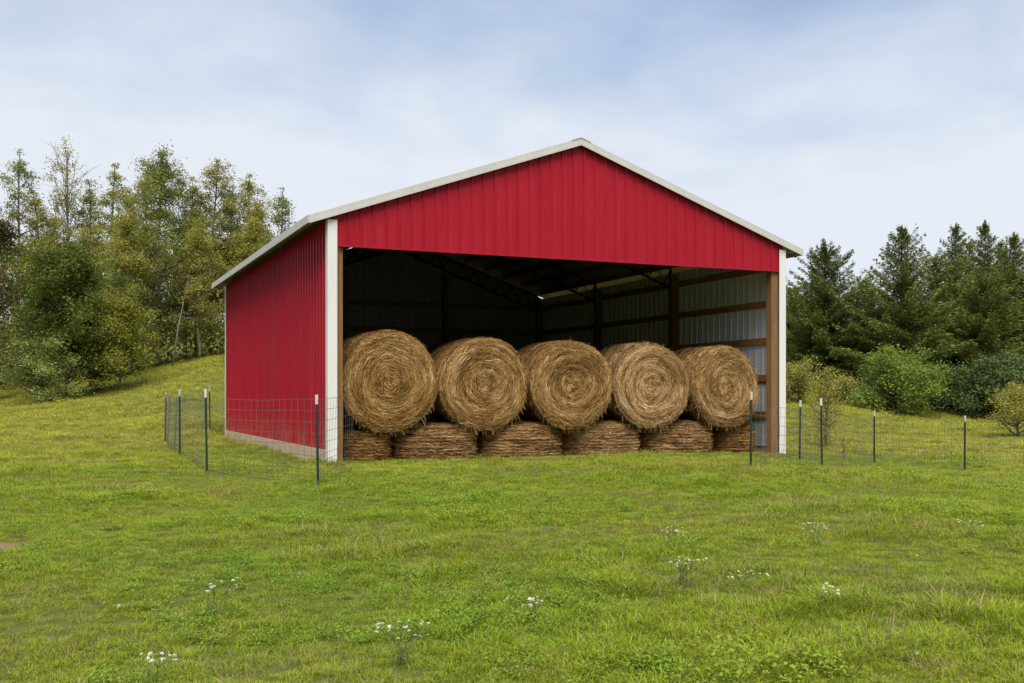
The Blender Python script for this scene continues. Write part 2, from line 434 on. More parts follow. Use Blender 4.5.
    ng.links.new(gi.outputs[0], ip.inputs['Points']); ng.links.new(ci.outputs[0], ip.inputs['Instance'])
    ng.links.new(na('variant', 'INT'), ip.inputs['Instance Index'])
    er = ng.nodes.new('FunctionNodeEulerToRotation'); ng.links.new(na('rot', 'FLOAT_VECTOR'), er.inputs[0])
    ng.links.new(er.outputs[0], ip.inputs['Rotation']); ng.links.new(na('scl', 'FLOAT'), ip.inputs['Scale'])
    ng.links.new(ip.outputs[0], go.inputs[0])
    md = o.modifiers.new('scatter', 'NODES'); md.node_group = ng
    print('grass points', len(P))
build_grass()

# ------------------------------------------------------------------ barn
SL = .35; ZR = 5.95; ROOF_T = .022
OHL, OHR, OHF, OHB = .41, .42, .075, .03
def roof_top(x): return ZR - SL*abs(x - W/2)

RIB = [(0, 0), (.085, 0), (.087, .004), (.095, .004), (.097, 0), (.130, 0), (.132, .004), (.140, .004), (.142, 0), (.178, 0), (.194, .028), (.212, .028)]
PITCH = .2286
def profile(length, phase=0):
    out = []; k = -1
    while True:
        stop = False
        for u, o in RIB:
            t = k*PITCH + u + phase
            if t <= 0: continue
            if t >= length: stop = True; break
            out.append((t, o))
        if stop: break
        k += 1
    return [(0, out[0][1])] + out + [(length, out[-1][1])]

def sheet(name, mats, parent, org, U, V, N, length, lo, hi, t=.003, phase=0):
    """ribbed steel sheet: outer face material 0, inner face material 1"""
    org, U, V, N = map(Vector, (org, U, V, N))
    m = MB(); pr = profile(length, phase); n = len(pr)
    for u, o in pr:
        for z, off in ((lo(u), o), (hi(u), o), (lo(u), o-t), (hi(u), o-t)):
            m.v.append(tuple(org + U*u + V*z + N*off))
    for i in range(n-1):
        a, b = 4*i, 4*i+4
        m.f += [(a, b, b+1, a+1), (a+2, a+3, b+3, b+2), (a, a+2, b+2, b), (a+1, b+1, b+3, a+3)]
        m.m += [0, 1, 0, 0]
    e = 4*(n-1)
    m.f += [(0, 1, 3, 2), (e, e+2, e+3, e+1)]; m.m += [0, 0]
    o = m.build(name, mats, parent)
    return o

def build_barn():
    barn = thing('barn', (0, 0, 0), 'red steel hay barn with open front, white corner trim and low gabled roof', 'barn')
    two = [M_red, M_galv]
    ztop = roof_top(0) - ROOF_T
    # side walls, back wall, front gable
    w1 = sheet('wall', two, barn, (-.045, L-.005, 0), (0, -1, 0), (0, 0, 1), (-1, 0, 0), L-.01, lambda u: .165, lambda u: 4.13)
    w1['label'] = 'closed red ribbed side wall'
    w2 = sheet('wall', two, barn, (W, .005, 0), (0, 1, 0), (0, 0, 1), (1, 0, 0), L-.01, lambda u: .03, lambda u: 4.10)
    w2['label'] = 'side wall with bare steel inside'
    w3 = sheet('wall', [M_red, M_galv_shade], barn, (W-.01, L, 0), (-1, 0, 0), (0, 0, 1), (0, 1, 0), W-.02, lambda u: .03, lambda u: roof_top(W-.01-u)-.16)
    w3['label'] = 'closed back wall in shadow'
    sheet('gable_panel', two, barn, (.015, -.004, 0), (1, 0, 0), (0, 0, 1), (0, -1, 0), W-.03, lambda u: 3.69, lambda u: roof_top(u+.015)-ROOF_T-.012, phase=.06)
    # drip trim along the bottom of the gable
    m = MB(); m.box((.088, -.0405, 3.664), (W-.13, -.0365, 3.70)); m.box((.13, -.0362, 3.664), (W-.13, .02, 3.674)); m.build('drip_trim', M_red, barn)
    # wooden header behind the gable
    m = MB(); m.box((.30, .03, 3.70), (W-.30, .07, 3.98)); m.build('header_beam', M_woodx, barn)
    # roof: two ribbed slopes in one mesh
    cs = math.sqrt(1+SL*SL)
    roof = None
    m = MB(); pr = profile(L+OHF+OHB, .05); n = len(pr)
    for side, oh in ((-1, OHL), (1, OHR)):
        b0 = len(m.v); ln = W/2 + oh
        for u, o in pr:
            y = -OHF + u
            for s in (0, 1):
                x = W/2 + side*ln*s; z = ZR - SL*ln*s
                m.v.append((x, y, z + o*.7)); m.v.append((x, y, z + o*.7 - .004))
        for i in range(n-1):
            a, b = b0+4*i, b0+4*i+4
            q = [(a, a+2, b+2, b), (a+1, b+1, b+3, a+3), (a+2, a+3, b+3, b+2)]
            if side < 0: q = [tuple(reversed(t)) for t in q]
            m.f += q; m.m += [0, 1, 0]
        e = b0+4*(n-1)
        m.f += [(b0, b0+1, b0+3, b0+2), (e, e+2, e+3, e+1)]; m.m += [0, 0]
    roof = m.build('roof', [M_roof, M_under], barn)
    # ridge cap
    m = MB(); y0, y1 = -OHF-.035, L+OHB+.03; zc = ZR+.022
    for s in (-1, 1):
        xa, xb = W/2, W/2 + s*.20
        za, zb = zc+.006, zc-SL*.20+.006
        p = [(xa, y0, za-.012), (xb, y0, zb-.012), (xb, y1, zb-.012), (xa, y1, za-.012), (xa, y0, za), (xb, y0, zb), (xb, y1, zb), (xa, y1, za)]
        m.hexa(p if s > 0 else [p[i] for i in (1, 0, 3, 2, 5, 4, 7, 6)])
    m.build('ridge_cap', M_cream, roof)
    # rake trims (front and back) and eave fascias
    for yy, t in ((-OHF-.026, .024), (L+OHB+.002, .024)):
        for s, oh in ((-1, OHL), (1, OHR)):
            m = MB(); xa, xb = W/2 + s*.001, W/2 + s*(oh+W/2)
            za, zb = ZR+.016, ZR+.016-SL*(W/2+oh)
            h = .135
            p = [(xa, yy, za-h), (xb, yy, zb-h), (xb, yy+t, zb-h), (xa, yy+t, za-h), (xa, yy, za), (xb, yy, zb), (xb, yy+t, zb), (xa, yy+t, za)]
            m.hexa(p if s > 0 else [p[i] for i in (1, 0, 3, 2, 5, 4, 7, 6)])
            # lower lip and folded top flange
            p = [(x, (y-.008 if y < yy+.01 else y), z-h+.052 if i >= 4 else z) for i, (x, y, z) in enumerate(
                 [(xa, yy, za-h-.004), (xb, yy, zb-h-.004), (xb, yy-.001, zb-h-.004), (xa, yy-.001, za-h-.004),
                  (xa, yy, za), (xb, yy, zb), (xb, yy-.001, zb), (xa, yy-.001, za)])]
            p2 = [(xa, yy-.010, za-h-.004), (xb, yy-.010, zb-h-.004), (xb, yy-.002, zb-h-.004), (xa, yy-.002, za-h-.004),
                  (xa, yy-.010, za-h+.045), (xb, yy-.010, zb-h+.045), (xb, yy-.002, zb-h+.045), (xa, yy-.002, za-h+.045)]
            m.hexa(p2 if s > 0 else [p2[i] for i in (1, 0, 3, 2, 5, 4, 7, 6)])
            m.build('rake_trim', M_cream, roof)
    for s, oh in ((-1, OHL), (1, OHR)):
        xe = W/2 + s*(W/2+oh); z = ZR - SL*(W/2+oh)
        m = MB(); x0, x1 = sorted((xe + s*.003, xe + s*.025))
        m.box((x0, -OHF-.026, z-.115), (x1, L+OHB+.026, z+.020))
        m.build('eave_trim', M_cream, roof)
    # corner trims (L-shaped, two leaves each)
    for cx, sx in ((0, -1), (W, 1)):
        for cy, sy in ((0, -1), (L, 1)):
            m = MB(); o = .040; w = .165; ox = .082 if cx == 0 else o
            xo = cx + sx*ox; xi = cx - sx*(w-ox); yo = cy + sy*o; yi = cy - sy*(w-o)
            xa, xb = sorted((xo, xi)); ya, yb = sorted((yo, yo - sy*.006))
            ztr = 4.12
            m.box((xa, ya, -.13), (xb, yb, ztr))
            xa, xb = sorted((xo, xo - sx*.006)); ya, yb = sorted((yo - sy*.0062, yi))
            m.box((xa, ya, -.13), (xb, yb, ztr))
            m.build('corner_trim', M_white, barn)
    # posts
    def post(x, y, w=.15, d=.15, top=4.0):
        m = MB(); m.box((x-w/2, y-d/2, -.12), (x+w/2, y+d/2, top)); m.build('post', M_woodz, barn)
    for y in (.10, 4.02, 7.88, L-.10):
        post(.11 if y < 1 else .13, y, .17, top=4.0); post(W-.20 if y < 1 else W-.13, y, .17, .17, top=4.0)
    for x in (3.2, 6.3): post(x, L-.10, top=4.7)
    # girts along both side walls and across the back
    for z in (.70, 1.48, 2.26, 3.04, 3.80):
        m = MB(); m.box((W-.045, .19, z-.07), (W-.006, L-.05, z+.07)); m.build('girt', M_woody, barn)
        m = MB(); m.box((.006, .19, z-.07), (.045, L-.05, z+.07)); m.build('girt', M_woody, barn)
        m = MB(); m.box((.06, L-.045, z-.07), (W-.06, L-.008, z+.07)); m.build('girt', M_woodx, barn)
    # skirt boards
    m = MB(); m.box((-.080, .13, -.10), (-.050, L-.13, .160)); m.build('skirt_board', M_skirt, barn)
    m = MB(); m.box((W+.024, .13, -.10), (W+.05, L-.13, .125)); m.build('skirt_board', M_skirt, barn)
    # steel lattice trusses
    for y in (4.02, 7.88, L-.13):
        m = MB()
        for s in (-1, 1):
            xe = W/2 + s*(W/2-.20)
            zt = lambda x: roof_top(x) - .19
            zb = lambda x: roof_top(x) - .19 - (.36 + .10*abs(x-W/2)/4.5)
            m.tube([(W/2, y, zt(W/2)), (xe, y, zt(xe))], [.032, .032], 4)
            m.tube([(W/2, y, zb(W/2)), (xe, y, zb(xe))], [.032, .032], 4)
            k = 11
            for i in range(k):
                xa = W/2 + (xe-W/2)*i/k; xb = W/2 + (xe-W/2)*(i+.5)/k; xc = W/2 + (xe-W/2)*(i+1)/k
                m.tube([(xa, y, zt(xa)), (xb, y, zb(xb))], [.016, .016], 4)
                m.tube([(xb, y, zb(xb)), (xc, y, zt(xc))], [.016, .016], 4)
            m.tube([(xe, y, zt(xe)), (xe, y, zb(xe)-.12)], [.035, .035], 4)
        m.build('truss', M_truss, barn)
    # purlins
    for s in (-1, 1):
        for i in range(8):
            x = W/2 + s*(.25 + i*.62); z = roof_top(x) - .012
            m = MB(); m.box((x-.022, .05, z-.135), (x+.022, L+.16, z)); m.build('purlin', M_woody, barn)
    return barn
build_barn()

# ------------------------------------------------------------------ hay bales
def straw_mat():
    m, nt, b = mat('hay')
    a = node(nt, 'ShaderNodeAttribute', attribute_name='tint')
    r = ramp(nt, a.outputs['Fac'], [(0, (.060, .030, .010)), (.28, (.28, .152, .052)), (.60, (.54, .325, .135)), (1, (.86, .65, .37))])
    n = noise(nt, 2.2, 4, .6, objco(nt))
    c = mixc(nt, .8, r.outputs['Color'], ramp(nt, n.outputs['Fac'], [(.3, (.58, .56, .50)), (.7, (1, 1, 1))]).outputs['Color'], 'MULTIPLY')
    oi = node(nt, 'ShaderNodeObjectInfo'); hv = node(nt, 'ShaderNodeHueSaturation'); vr = node(nt, 'ShaderNodeMapRange')
    vr.inputs['To Min'].default_value = .86; vr.inputs['To Max'].default_value = 1.14; nt.links.new(oi.outputs['Random'], vr.inputs['Value'])
    nt.links.new(vr.outputs[0], hv.inputs['Value']); nt.links.new(c, hv.inputs['Color'])
    sr = node(nt, 'ShaderNodeMapRange'); sr.inputs['From Max'].default_value = 1; sr.inputs['To Min'].default_value = 1.12; sr.inputs['To Max'].default_value = .98
    nt.links.new(oi.outputs['Random'], sr.inputs['Value']); nt.links.new(sr.outputs[0], hv.inputs['Saturation'])
    nt.links.new(hv.outputs['Color'], b.inputs['Base Color']); b.inputs['Roughness'].default_value = .7; b.inputs['Specular IOR Level'].default_value = .2
    return m
def hay_core():
    m, nt, b = mat('hay_core')
    co = objco(nt); n = noise(nt, 14, 6, .7, co); n2 = noise(nt, 3, 4, .6, co)
    c = mixc(nt, .5, ramp(nt, n.outputs['Fac'], [(.3, (.05, .028, .010)), (.7, (.20, .12, .045))]).outputs['Color'],
             ramp(nt, n2.outputs['Fac'], [(.3, (.09, .05, .02)), (.7, (.22, .135, .055))]).outputs['Color'])
    nt.links.new(c, b.inputs['Base Color']); b.inputs['Roughness'].default_value = .9
    bump(nt, b, n.outputs['Fac'], 1, .05); return m
M_hay, M_core = straw_mat(), hay_core()

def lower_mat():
    m = M_hay.copy(); m.name = 'bottom_row_hay'  # hay copy with darker, browner colours for the bottom row
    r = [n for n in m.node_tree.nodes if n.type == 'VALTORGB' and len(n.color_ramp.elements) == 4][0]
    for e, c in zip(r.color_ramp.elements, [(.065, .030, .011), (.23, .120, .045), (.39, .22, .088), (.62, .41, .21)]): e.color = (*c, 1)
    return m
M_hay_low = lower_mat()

def combine(name, parts, mats):
    """parts: list of (verts (n,3), faces list, mat index, tints per face)"""
    V = []; F = []; MI = []; T = []; b = 0
    for v, f, mi, t in parts:
        V.append(np.asarray(v)); F += (np.asarray(f)+b).tolist(); MI += [mi]*len(f); T += list(t); b += len(v)
    me = bpy.data.meshes.new(name); me.from_pydata(np.concatenate(V).tolist(), [], F)
    for m in mats: me.materials.append(m)
    me.polygons.foreach_set('material_index', MI)
    a = me.attributes.new('tint', 'FLOAT', 'FACE'); a.data.foreach_set('value', np.asarray(T, np.float32))
    me.update(); return me

def strands(P0, P1, P2, wvec, t):
    """two-quad strands through three points with half width vectors"""
    n = len(P0)
    v = np.stack([P0-wvec, P0+wvec, P1+wvec, P1-wvec, P2+wvec*.6, P2-wvec*.6], 1).reshape(-1, 3)
    i = np.arange(n)*6
    f = np.concatenate([np.stack([i, i+1, i+2, i+3], 1), np.stack([i+3, i+2, i+4, i+5], 1)])
    return v, f.tolist(), 1, np.concatenate([t, t])

def bale_mesh(rad, ln, seed):
    g = np.random.default_rng(seed); parts = []
    # body of revolution about y with rounded shoulders, lumpy
    prof = [(0, .0), (.25, .0), (.5, .005), (.75, .012), (.9, .03), (.97, .07), (1, .16), (1.01, .35), (1.012, .5), (1.01, .65), (1, .84), (.97, .93), (.9, .97), (.5, 1), (0, 1)]
    ns = 72; vv = []
    th = np.linspace(0, 2*np.pi, ns, endpoint=False)
    def lump(a): return 1 + .016*np.sin(2*a+seed) + .012*np.sin(3*a+seed*2.1) + .008*np.sin(5*a+seed*.7)
    for r, s in prof:
        rr = r*rad*lump(th)*(1+g.normal(0, .006, ns)) - .012
        rr = np.maximum(rr, 0.001)
        yy = np.full(ns, s*ln) + .015*(s == 0)*1.0 + g.normal(0, .008, ns)
        z = rr*np.sin(th)
        z = np.where(z < -.97*rad, -.97*rad + (z+.97*rad)*.35, z)       # settled flat underneath
        vv.append(np.stack([rr*np.cos(th), yy, z], -1))
    k = len(prof); F = []
    for i in range(k-1):
        for j in range(ns):
            F.append((i*ns+j, i*ns+(j+1) % ns, (i+1)*ns+(j+1) % ns, (i+1)*ns+j))
    parts.append((np.concatenate(vv), F, 0, [.3]*len(F)))
    def ringtint(r, a, g, n):
        # windrow layers of the roll: light and dark bands following the spiral
        sp = r*rad/.052 + a/(2*np.pi)
        band = vnoise(np.floor(sp)*7.3, np.floor(a*1.6+np.floor(sp)*3.1)*5.1, seed)
        band2 = vnoise(sp*.8, a*1.1+9, seed+5)
        return np.clip(.06 + .50*band2 + .28*band + g.normal(0, .22, n), 0, 1)
    # end faces: strands lying along the spiral
    for face, n in ((0, 15500), (1, 1800)):
        r = np.sqrt(g.random(n))*.985; r = np.where(g.random(n) < .12, g.random(n)*.3, r)
        a = g.uniform(0, 2*np.pi, n)
        t = ringtint(r, a, g, n)
        lnth = g.uniform(.03, .19, n)*np.clip(r*2.2, .35, 1); wd = g.uniform(.0013, .0038, n)
        tilt = g.normal(0, .24, n) + (g.random(n) < .22)*g.normal(0, .9, n)
        da = lnth/np.maximum(r*rad, .06)/2
        dep = -g.random(n)**2*.028*np.clip((1-r)*8, .3, 1) - .002
        edge = np.clip((r-.85)/.15, 0, 1)**2*.07
        groove = .010*np.sin(r*rad/.052*2*np.pi + a)
        def pt(aa, rr, off):
            y = dep + edge + groove*.6 + off
            y = y if face == 0 else ln - y
            rr = rr*rad*lump(aa)
            z = rr*np.sin(aa)
            z = np.where(z < -.97*rad, -.97*rad + (z+.97*rad)*.35, z)
            return np.stack([rr*np.cos(aa), y, z], -1)
        r0 = np.clip(r - tilt*lnth/rad/2, 0, 1.0); r2 = np.clip(r + tilt*lnth/rad/2, 0, 1.01)
        P0, P1, P2 = pt(a-da, r0, 0), pt(a, r, -g.random(n)*.006), pt(a+da, r2, -np.abs(g.normal(0, .006, n)))
        wv = np.stack([np.cos(a), g.normal(0, .3, n), np.sin(a)], -1)*wd[:, None]
        parts.append(strands(P0, P1, P2, wv, t))
    # barrel: strands wrapped round the roll
    n = 5200
    a = g.uniform(-.6, np.pi+.6, n); y = g.random(n)*ln*.98 + .02
    a = np.where(g.random(n) < .25, g.uniform(0, 2*np.pi, n), a)
    lnth = g.uniform(.06, .3, n); wd = g.uniform(.0016, .0048, n); da = lnth/rad/2; tl = g.normal(0, .3, n)
    sh = np.minimum(y, ln-y); rr = rad*(1.004 - .13*np.clip((.14-sh)/.14, 0, 1)**2) + g.random(n)*.012
    def pb(aa, yy, off):
        q = (rr+off)*lump(aa); z = q*np.sin(aa)
        z = np.where(z < -.97*rad, -.97*rad + (z+.97*rad)*.35, z)
        return np.stack([q*np.cos(aa), yy, z], -1)
    t = np.clip(.40 + g.normal(0, .2, n) + .25*(vnoise(y*9, a*2, seed+9)-.5), 0, 1)
    wv = np.stack([g.normal(0, .3, n), np.ones(n), g.normal(0, .3, n)], -1)*wd[:, None]
    parts.append(strands(pb(a-da, y-tl*lnth/2, 0), pb(a, y, .003), pb(a+da, y+tl*lnth/2, np.abs(g.normal(0, .012, n))), wv, t))
    # loose fringe sticking out round the rim, hanging at the bottom
    n = 170
    a = np.where(g.random(n) < .4, g.uniform(np.pi*1.08, np.pi*1.92, n), g.uniform(0, 2*np.pi, n))
    y = g.uniform(0.01, .18, n)
    lo = g.uniform(.03, .12, n); low = np.sin(a) < -.2
    p0 = np.stack([rad*.97*np.cos(a), y, np.maximum(rad*.97*np.sin(a), -.95*rad)], -1)
    d = np.stack([np.cos(a)*.8 + g.normal(0, .6, n), -np.abs(g.normal(.2, .4, n)), np.sin(a)*.8 - low*.9 + g.normal(0, .5, n)], -1)
    d /= np.linalg.norm(d, axis=1)[:, None]
    p1 = p0 + d*(lo*.5)[:, None]; p2 = p0 + d*lo[:, None]; p2[:, 2] -= lo*.25
    zmin = -.965*rad - .10
    for p in (p1, p2): p[:, 2] = np.maximum(p[:, 2], zmin)
    wv = np.stack([np.sin(a), 0*a, -np.cos(a)], -1)*.0022
    parts.append(strands(p0, p1, p2, wv, np.clip(g.normal(.55, .2, n), 0, 1)))
    me = combine('hay_bale', parts, [M_core, M_hay])
    return me

def squashed_mesh(w, d, h, seed):
    """bale stood on end and pressed flat by the weight above: pillow with horizontal layers"""
    g = np.random.default_rng(seed); parts = []
    ns = 64; th = np.linspace(0, 2*np.pi, ns, endpoint=False)
    def plan(a, e=2.6):
        c, s = np.cos(a), np.sin(a)
        lm = 1 + .022*np.sin(5*a+seed) + .018*np.sin(9*a+seed*1.7) + .012*np.sin(14*a+seed*.6)
        k = lm*(np.abs(c)**e + np.abs(s)**e)**(-1/e)
        return c*k*w/2, s*k*d/2
    prof = [(.0, 0), (.93, 0), (.985, .1), (1, .35), (.99, .6), (.95, .80), (.86, .92), (.6, .985), (0, 1.0)]
    def rad_at(s):
        return np.interp(s, [p[1] for p in prof[1:-1]], [p[0] for p in prof[1:-1]])
    vv = []
    px, py = plan(th)
    for r, s in prof:
        wob = 1 + g.normal(0, .008, ns)
        vv.append(np.stack([px*r*wob, py*r*wob, np.full(ns, s*h)], -1)*np.array([.985, .985, 1]))
    F = []
    for i in range(len(prof)-1):
        for j in range(ns): F.append((i*ns+j, i*ns+(j+1) % ns, (i+1)*ns+(j+1) % ns, (i+1)*ns+j))
    parts.append((np.concatenate(vv), F, 0, [.3]*len(F)))
    n = 5200
    a = np.where(g.random(n) < .8, g.uniform(np.pi*.95, np.pi*2.05, n), g.uniform(0, 2*np.pi, n))
    s = g.uniform(.02, .97, n); lnth = g.uniform(.05, .26, n); da = lnth/w; tl = g.normal(0, .16, n)
    lay = np.floor(s*h/.06); t = np.clip(.10 + .62*vnoise(lay*5.7, a*2.2, seed) + g.normal(0, .24, n), 0, 1)
    groove = .012*np.cos(s*h/.06*2*np.pi)
    out = g.random(n)*.014 + groove
    def pp(aa, ss, off):
        ss = np.clip(ss, .01, .99); x, y = plan(aa); q = rad_at(ss)
        nx, ny = np.cos(aa), np.sin(aa)
        return np.stack([x*q + nx*(out+off), y*q + ny*(out+off), ss*h], -1)
    wv = np.stack([g.normal(0, .2, n), g.normal(0, .2, n), np.ones(n)], -1)*g.uniform(.0022, .0068, n)[:, None]
    parts.append(strands(pp(a-da, s-tl*lnth/h/2, 0), pp(a, s, .003), pp(a+da, s+tl*lnth/h/2, np.abs(g.normal(0, .03, n))*(g.random(n) < .4)), wv, t))
    n = 1600; a = g.uniform(0, 2*np.pi, n); r = np.sqrt(g.random(n))*.85
    x, y = plan(a); x, y = x*r, y*r; z = h*np.interp(r, [0, .6, .86], [1, .985, .93]) + g.random(n)*.012
    az = g.uniform(0, 6.283, n); l2 = g.uniform(.04, .12, n)
    dv = np.stack([np.cos(az), np.sin(az), g.normal(0, .12, n)], -1)*l2[:, None]
    p = np.stack([x, y, z], -1); wv = np.stack([-np.sin(az), np.cos(az), 0*az], -1)*.0025
    parts.append(strands(p-dv, p, p+dv, wv, np.clip(g.normal(.5, .2, n), 0, 1)))
    n = 420; a = g.uniform(np.pi*1.05, np.pi*1.95, n); x, y = plan(a); q = .98 + np.abs(g.normal(0, .10, n))
    az = g.uniform(0, 6.283, n); l2 = g.uniform(.03, .11, n); zz = .004 + g.random(n)**2*.05
    p = np.stack([x*q, y*q, zz], -1); dv = np.stack([np.cos(az), np.sin(az), np.abs(g.normal(0, .15, n))], -1)*l2[:, None]
    wv = np.stack([-np.sin(az), np.cos(az), 0*az], -1)*.003
    p0 = p - dv; p0[:, 2] = np.maximum(p0[:, 2], .003)
    parts.append(strands(p0, p, p+dv, wv, np.clip(g.normal(.5, .22, n), 0, 1)))
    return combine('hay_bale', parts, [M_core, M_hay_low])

UP = [(1.125, .915, 0), (2.965, .880, 1), (4.755, .875, 2), (6.545, .865, 3), (8.285, .84, 4)]
ULAB = ['big round hay bale in the upper row, touching the barn\'s left front post',
        'round hay bale in the upper row, second from the white left corner trim',
        'middle round hay bale of the upper row, with two on either side',
        'round hay bale of the upper row, fourth from the left post',
        'rightmost round hay bale of the upper row, by the bare steel wall']
for i, (x, r, k) in enumerate(UP):
    o = link(bpy.data.objects.new('round_hay_bale', bale_mesh(r, 1.45, 31+k)))
    o.location = (x, .26 + .05*(i % 2), .480 + .945*r); o.rotation_euler = (0, 0, R_([1.2, -1, .5, -1.5, 1][i]))
    tag(o, ULAB[i], 'hay bale', 'round hay bales in the upper row')
LOWX = [(.755, 1.00), (2.12, 1.78), (3.89, 1.78), (5.66, 1.78), (7.42, 1.76), (8.80, 1.02)]
LLAB = ['narrow shaded bottom bale behind the wire at the left front post',
        'squashed bottom bale under the gap between first and second round bales',
        'squashed bottom bale under the gap between second and middle round bales',
        'squashed bottom bale under the gap between middle and fourth round bales',
        'squashed bottom bale under the gap between fourth and rightmost round bales',
        'narrow squashed bottom bale at the right end, beside the bare steel wall']
for i, (x, w) in enumerate(LOWX):
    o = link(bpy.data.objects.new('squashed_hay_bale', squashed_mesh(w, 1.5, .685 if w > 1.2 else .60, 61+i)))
    o.location = (x, .36 + .75 + .03*(i % 2), -.072)
    tag(o, LLAB[i], 'hay bale', 'squashed hay bales in the bottom row')

# ------------------------------------------------------------------ fences
def tpost_meshes():
    m = MB(); h = 1.22
    m.box((-.019, -.004, -.35), (.019, .002, h-.13)); m.box((-.0035, .0025, -.35), (.0035, .030, h-.13))
    for i in range(18): m.box((-.008, -.011, .06+i*.058), (.008, -.0045, .085+i*.058))
    t = MB(); t.box((-.021, -.006, h-.128), (.021, .004, h)); t.box((-.005, .0045, h-.128), (.005, .033, h))
    return m.mesh('fence_post', [M_post]), t.mesh('post_tip', [M_tip])
ME_POST, ME_TIP = tpost_meshes()

def add_post(parent, x, y, rz, hs=1.0):
    p = link(bpy.data.objects.new('fence_post', ME_POST)); p.parent = parent
    p.location = Vector((x, y, gz(x, y))) - parent.location; p.rotation_euler = (rnd.uniform(-.02, .02), rnd.uniform(-.02, .02), rz); p.scale = (.92, .92, hs)
    t = link(bpy.data.objects.new('post_tip', ME_TIP)); t.parent = p

def add_mesh(parent, a, b, h=1.17, sagseed=0, r=.0024):
    m = MB(); (x0, y0), (x1, y1) = a, b
    ln = math.hypot(x1-x0, y1-y0); o = parent.location
    g = random.Random(sagseed)
    ph = g.uniform(0, 6)
    nx, ny = -(y1-y0)/ln, (x1-x0)/ln
    def P(s, z):
        x = x0+(x1-x0)*s; y = y0+(y1-y0)*s
        w = .025*math.sin(s*ln*2.1+ph+z*2)*math.sin(math.pi*min(1, max(0, s)))
        zz = gz(x, y) + .02 + z - .018*math.sin(math.pi*s)*(z/h)
        return (x+nx*w-o.x, y+ny*w-o.y, zz-o.z)
    k = max(6, int(ln/.25))
    z = 0; zs = []
    while z < h+.01:
        zs.append(z); z += .095 if z < .3 else .155
    for z in zs: m.tube([P(i/k, z) for i in range(k+1)], [r*1.35]*(k+1), 3, cap=False)
    nv = int(ln/.152)
    for i in range(nv+1):
        s = i/nv; m.tube([P(s, 0), P(s, zs[-1]/2), P(s, zs[-1])], [r]*3, 3, cap=False)
    m.build('wire_mesh', M_wire, parent)

def fence(name, pts, segs, label):
    X = [at(*p) for p in pts]
    x, y = X[0]
    f = thing(name, (x, y, gz(x, y)), label, 'fence', 'wire fences on green posts')
    return f, X
lf, X = fence('wire_fence', [(318, 14.25), (207, 16.4), (179.5, 20.1), (165, 25.7), (210, 30.0), (300, 36.0)], None,
              'wire mesh fence on green posts running round the left red wall')
for i, (x, y) in enumerate(X): add_post(lf, x, y, [0.1, -.4, -1.2, -1.0, .3, .2][i], [1.02, 1.06, 1.05, 1.0, 1.06, 1][i])
for i in range(5): add_mesh(lf, X[i], X[i+1], sagseed=i)
add_mesh(lf, X[0], at(353, 16.6), sagseed=20)
rf, X = fence('wire_fence', [(751, 16.6), (822, 18.5), (799.5, 20.6), (874.5, 23.5), (965, 21.8), (1065, 21.5)], None,
              'wire mesh fence on green posts crossing the meadow beside the right corner')
for i, (x, y) in enumerate(X): add_post(rf, x, y, [.2, -.5, -.9, .2, .1, .1][i], [1, 1, 1, .97, .93, .95][i])
for a, b in ((0, 1), (1, 2), (1, 3), (3, 4), (4, 5)): add_mesh(rf, X[a], X[b], sagseed=30+a+b, h=1.05)
add_mesh(rf, X[2], at(787, 21.55), sagseed=44, h=1.05)

# ------------------------------------------------------------------ trees
def leaf_quads(c, d, n, l, w, g):
    """c centre, d direction (unit), n face normal hint; rhombic leaves"""
    s = np.cross(d, n); s /= np.maximum(np.linalg.norm(s, axis=1), 1e-6)[:, None]
    l = l[:, None]; w = w[:, None]
    return np.stack([c - d*l*.5, c + s*w*.5 + d*l*.05, c + d*l*.5, c - s*w*.5 + d*l*.05], 1)

def rand_unit(g, n):
    v = g.normal(0, 1, (n, 3)); return v/np.linalg.norm(v, axis=1)[:, None]

def finish_tree(name, base, label, cat, group, wood_mb, V, tint, leaf, bark=None, rz=0):
    t = thing(name, base, label, cat, group, rz)
    if wood_mb: wood_mb.build('trunk' if 'tree' in name or 'cedar' in name else 'stem', bark or M_bark, t, smooth=True)
    if V is not None:
        me = quad_mesh('crown', V, [LEAF[leaf]], tint)
        o = link(bpy.data.objects.new('crown' if 'tree' in name or 'cedar' in name else 'foliage', me)); o.parent = t
    return t

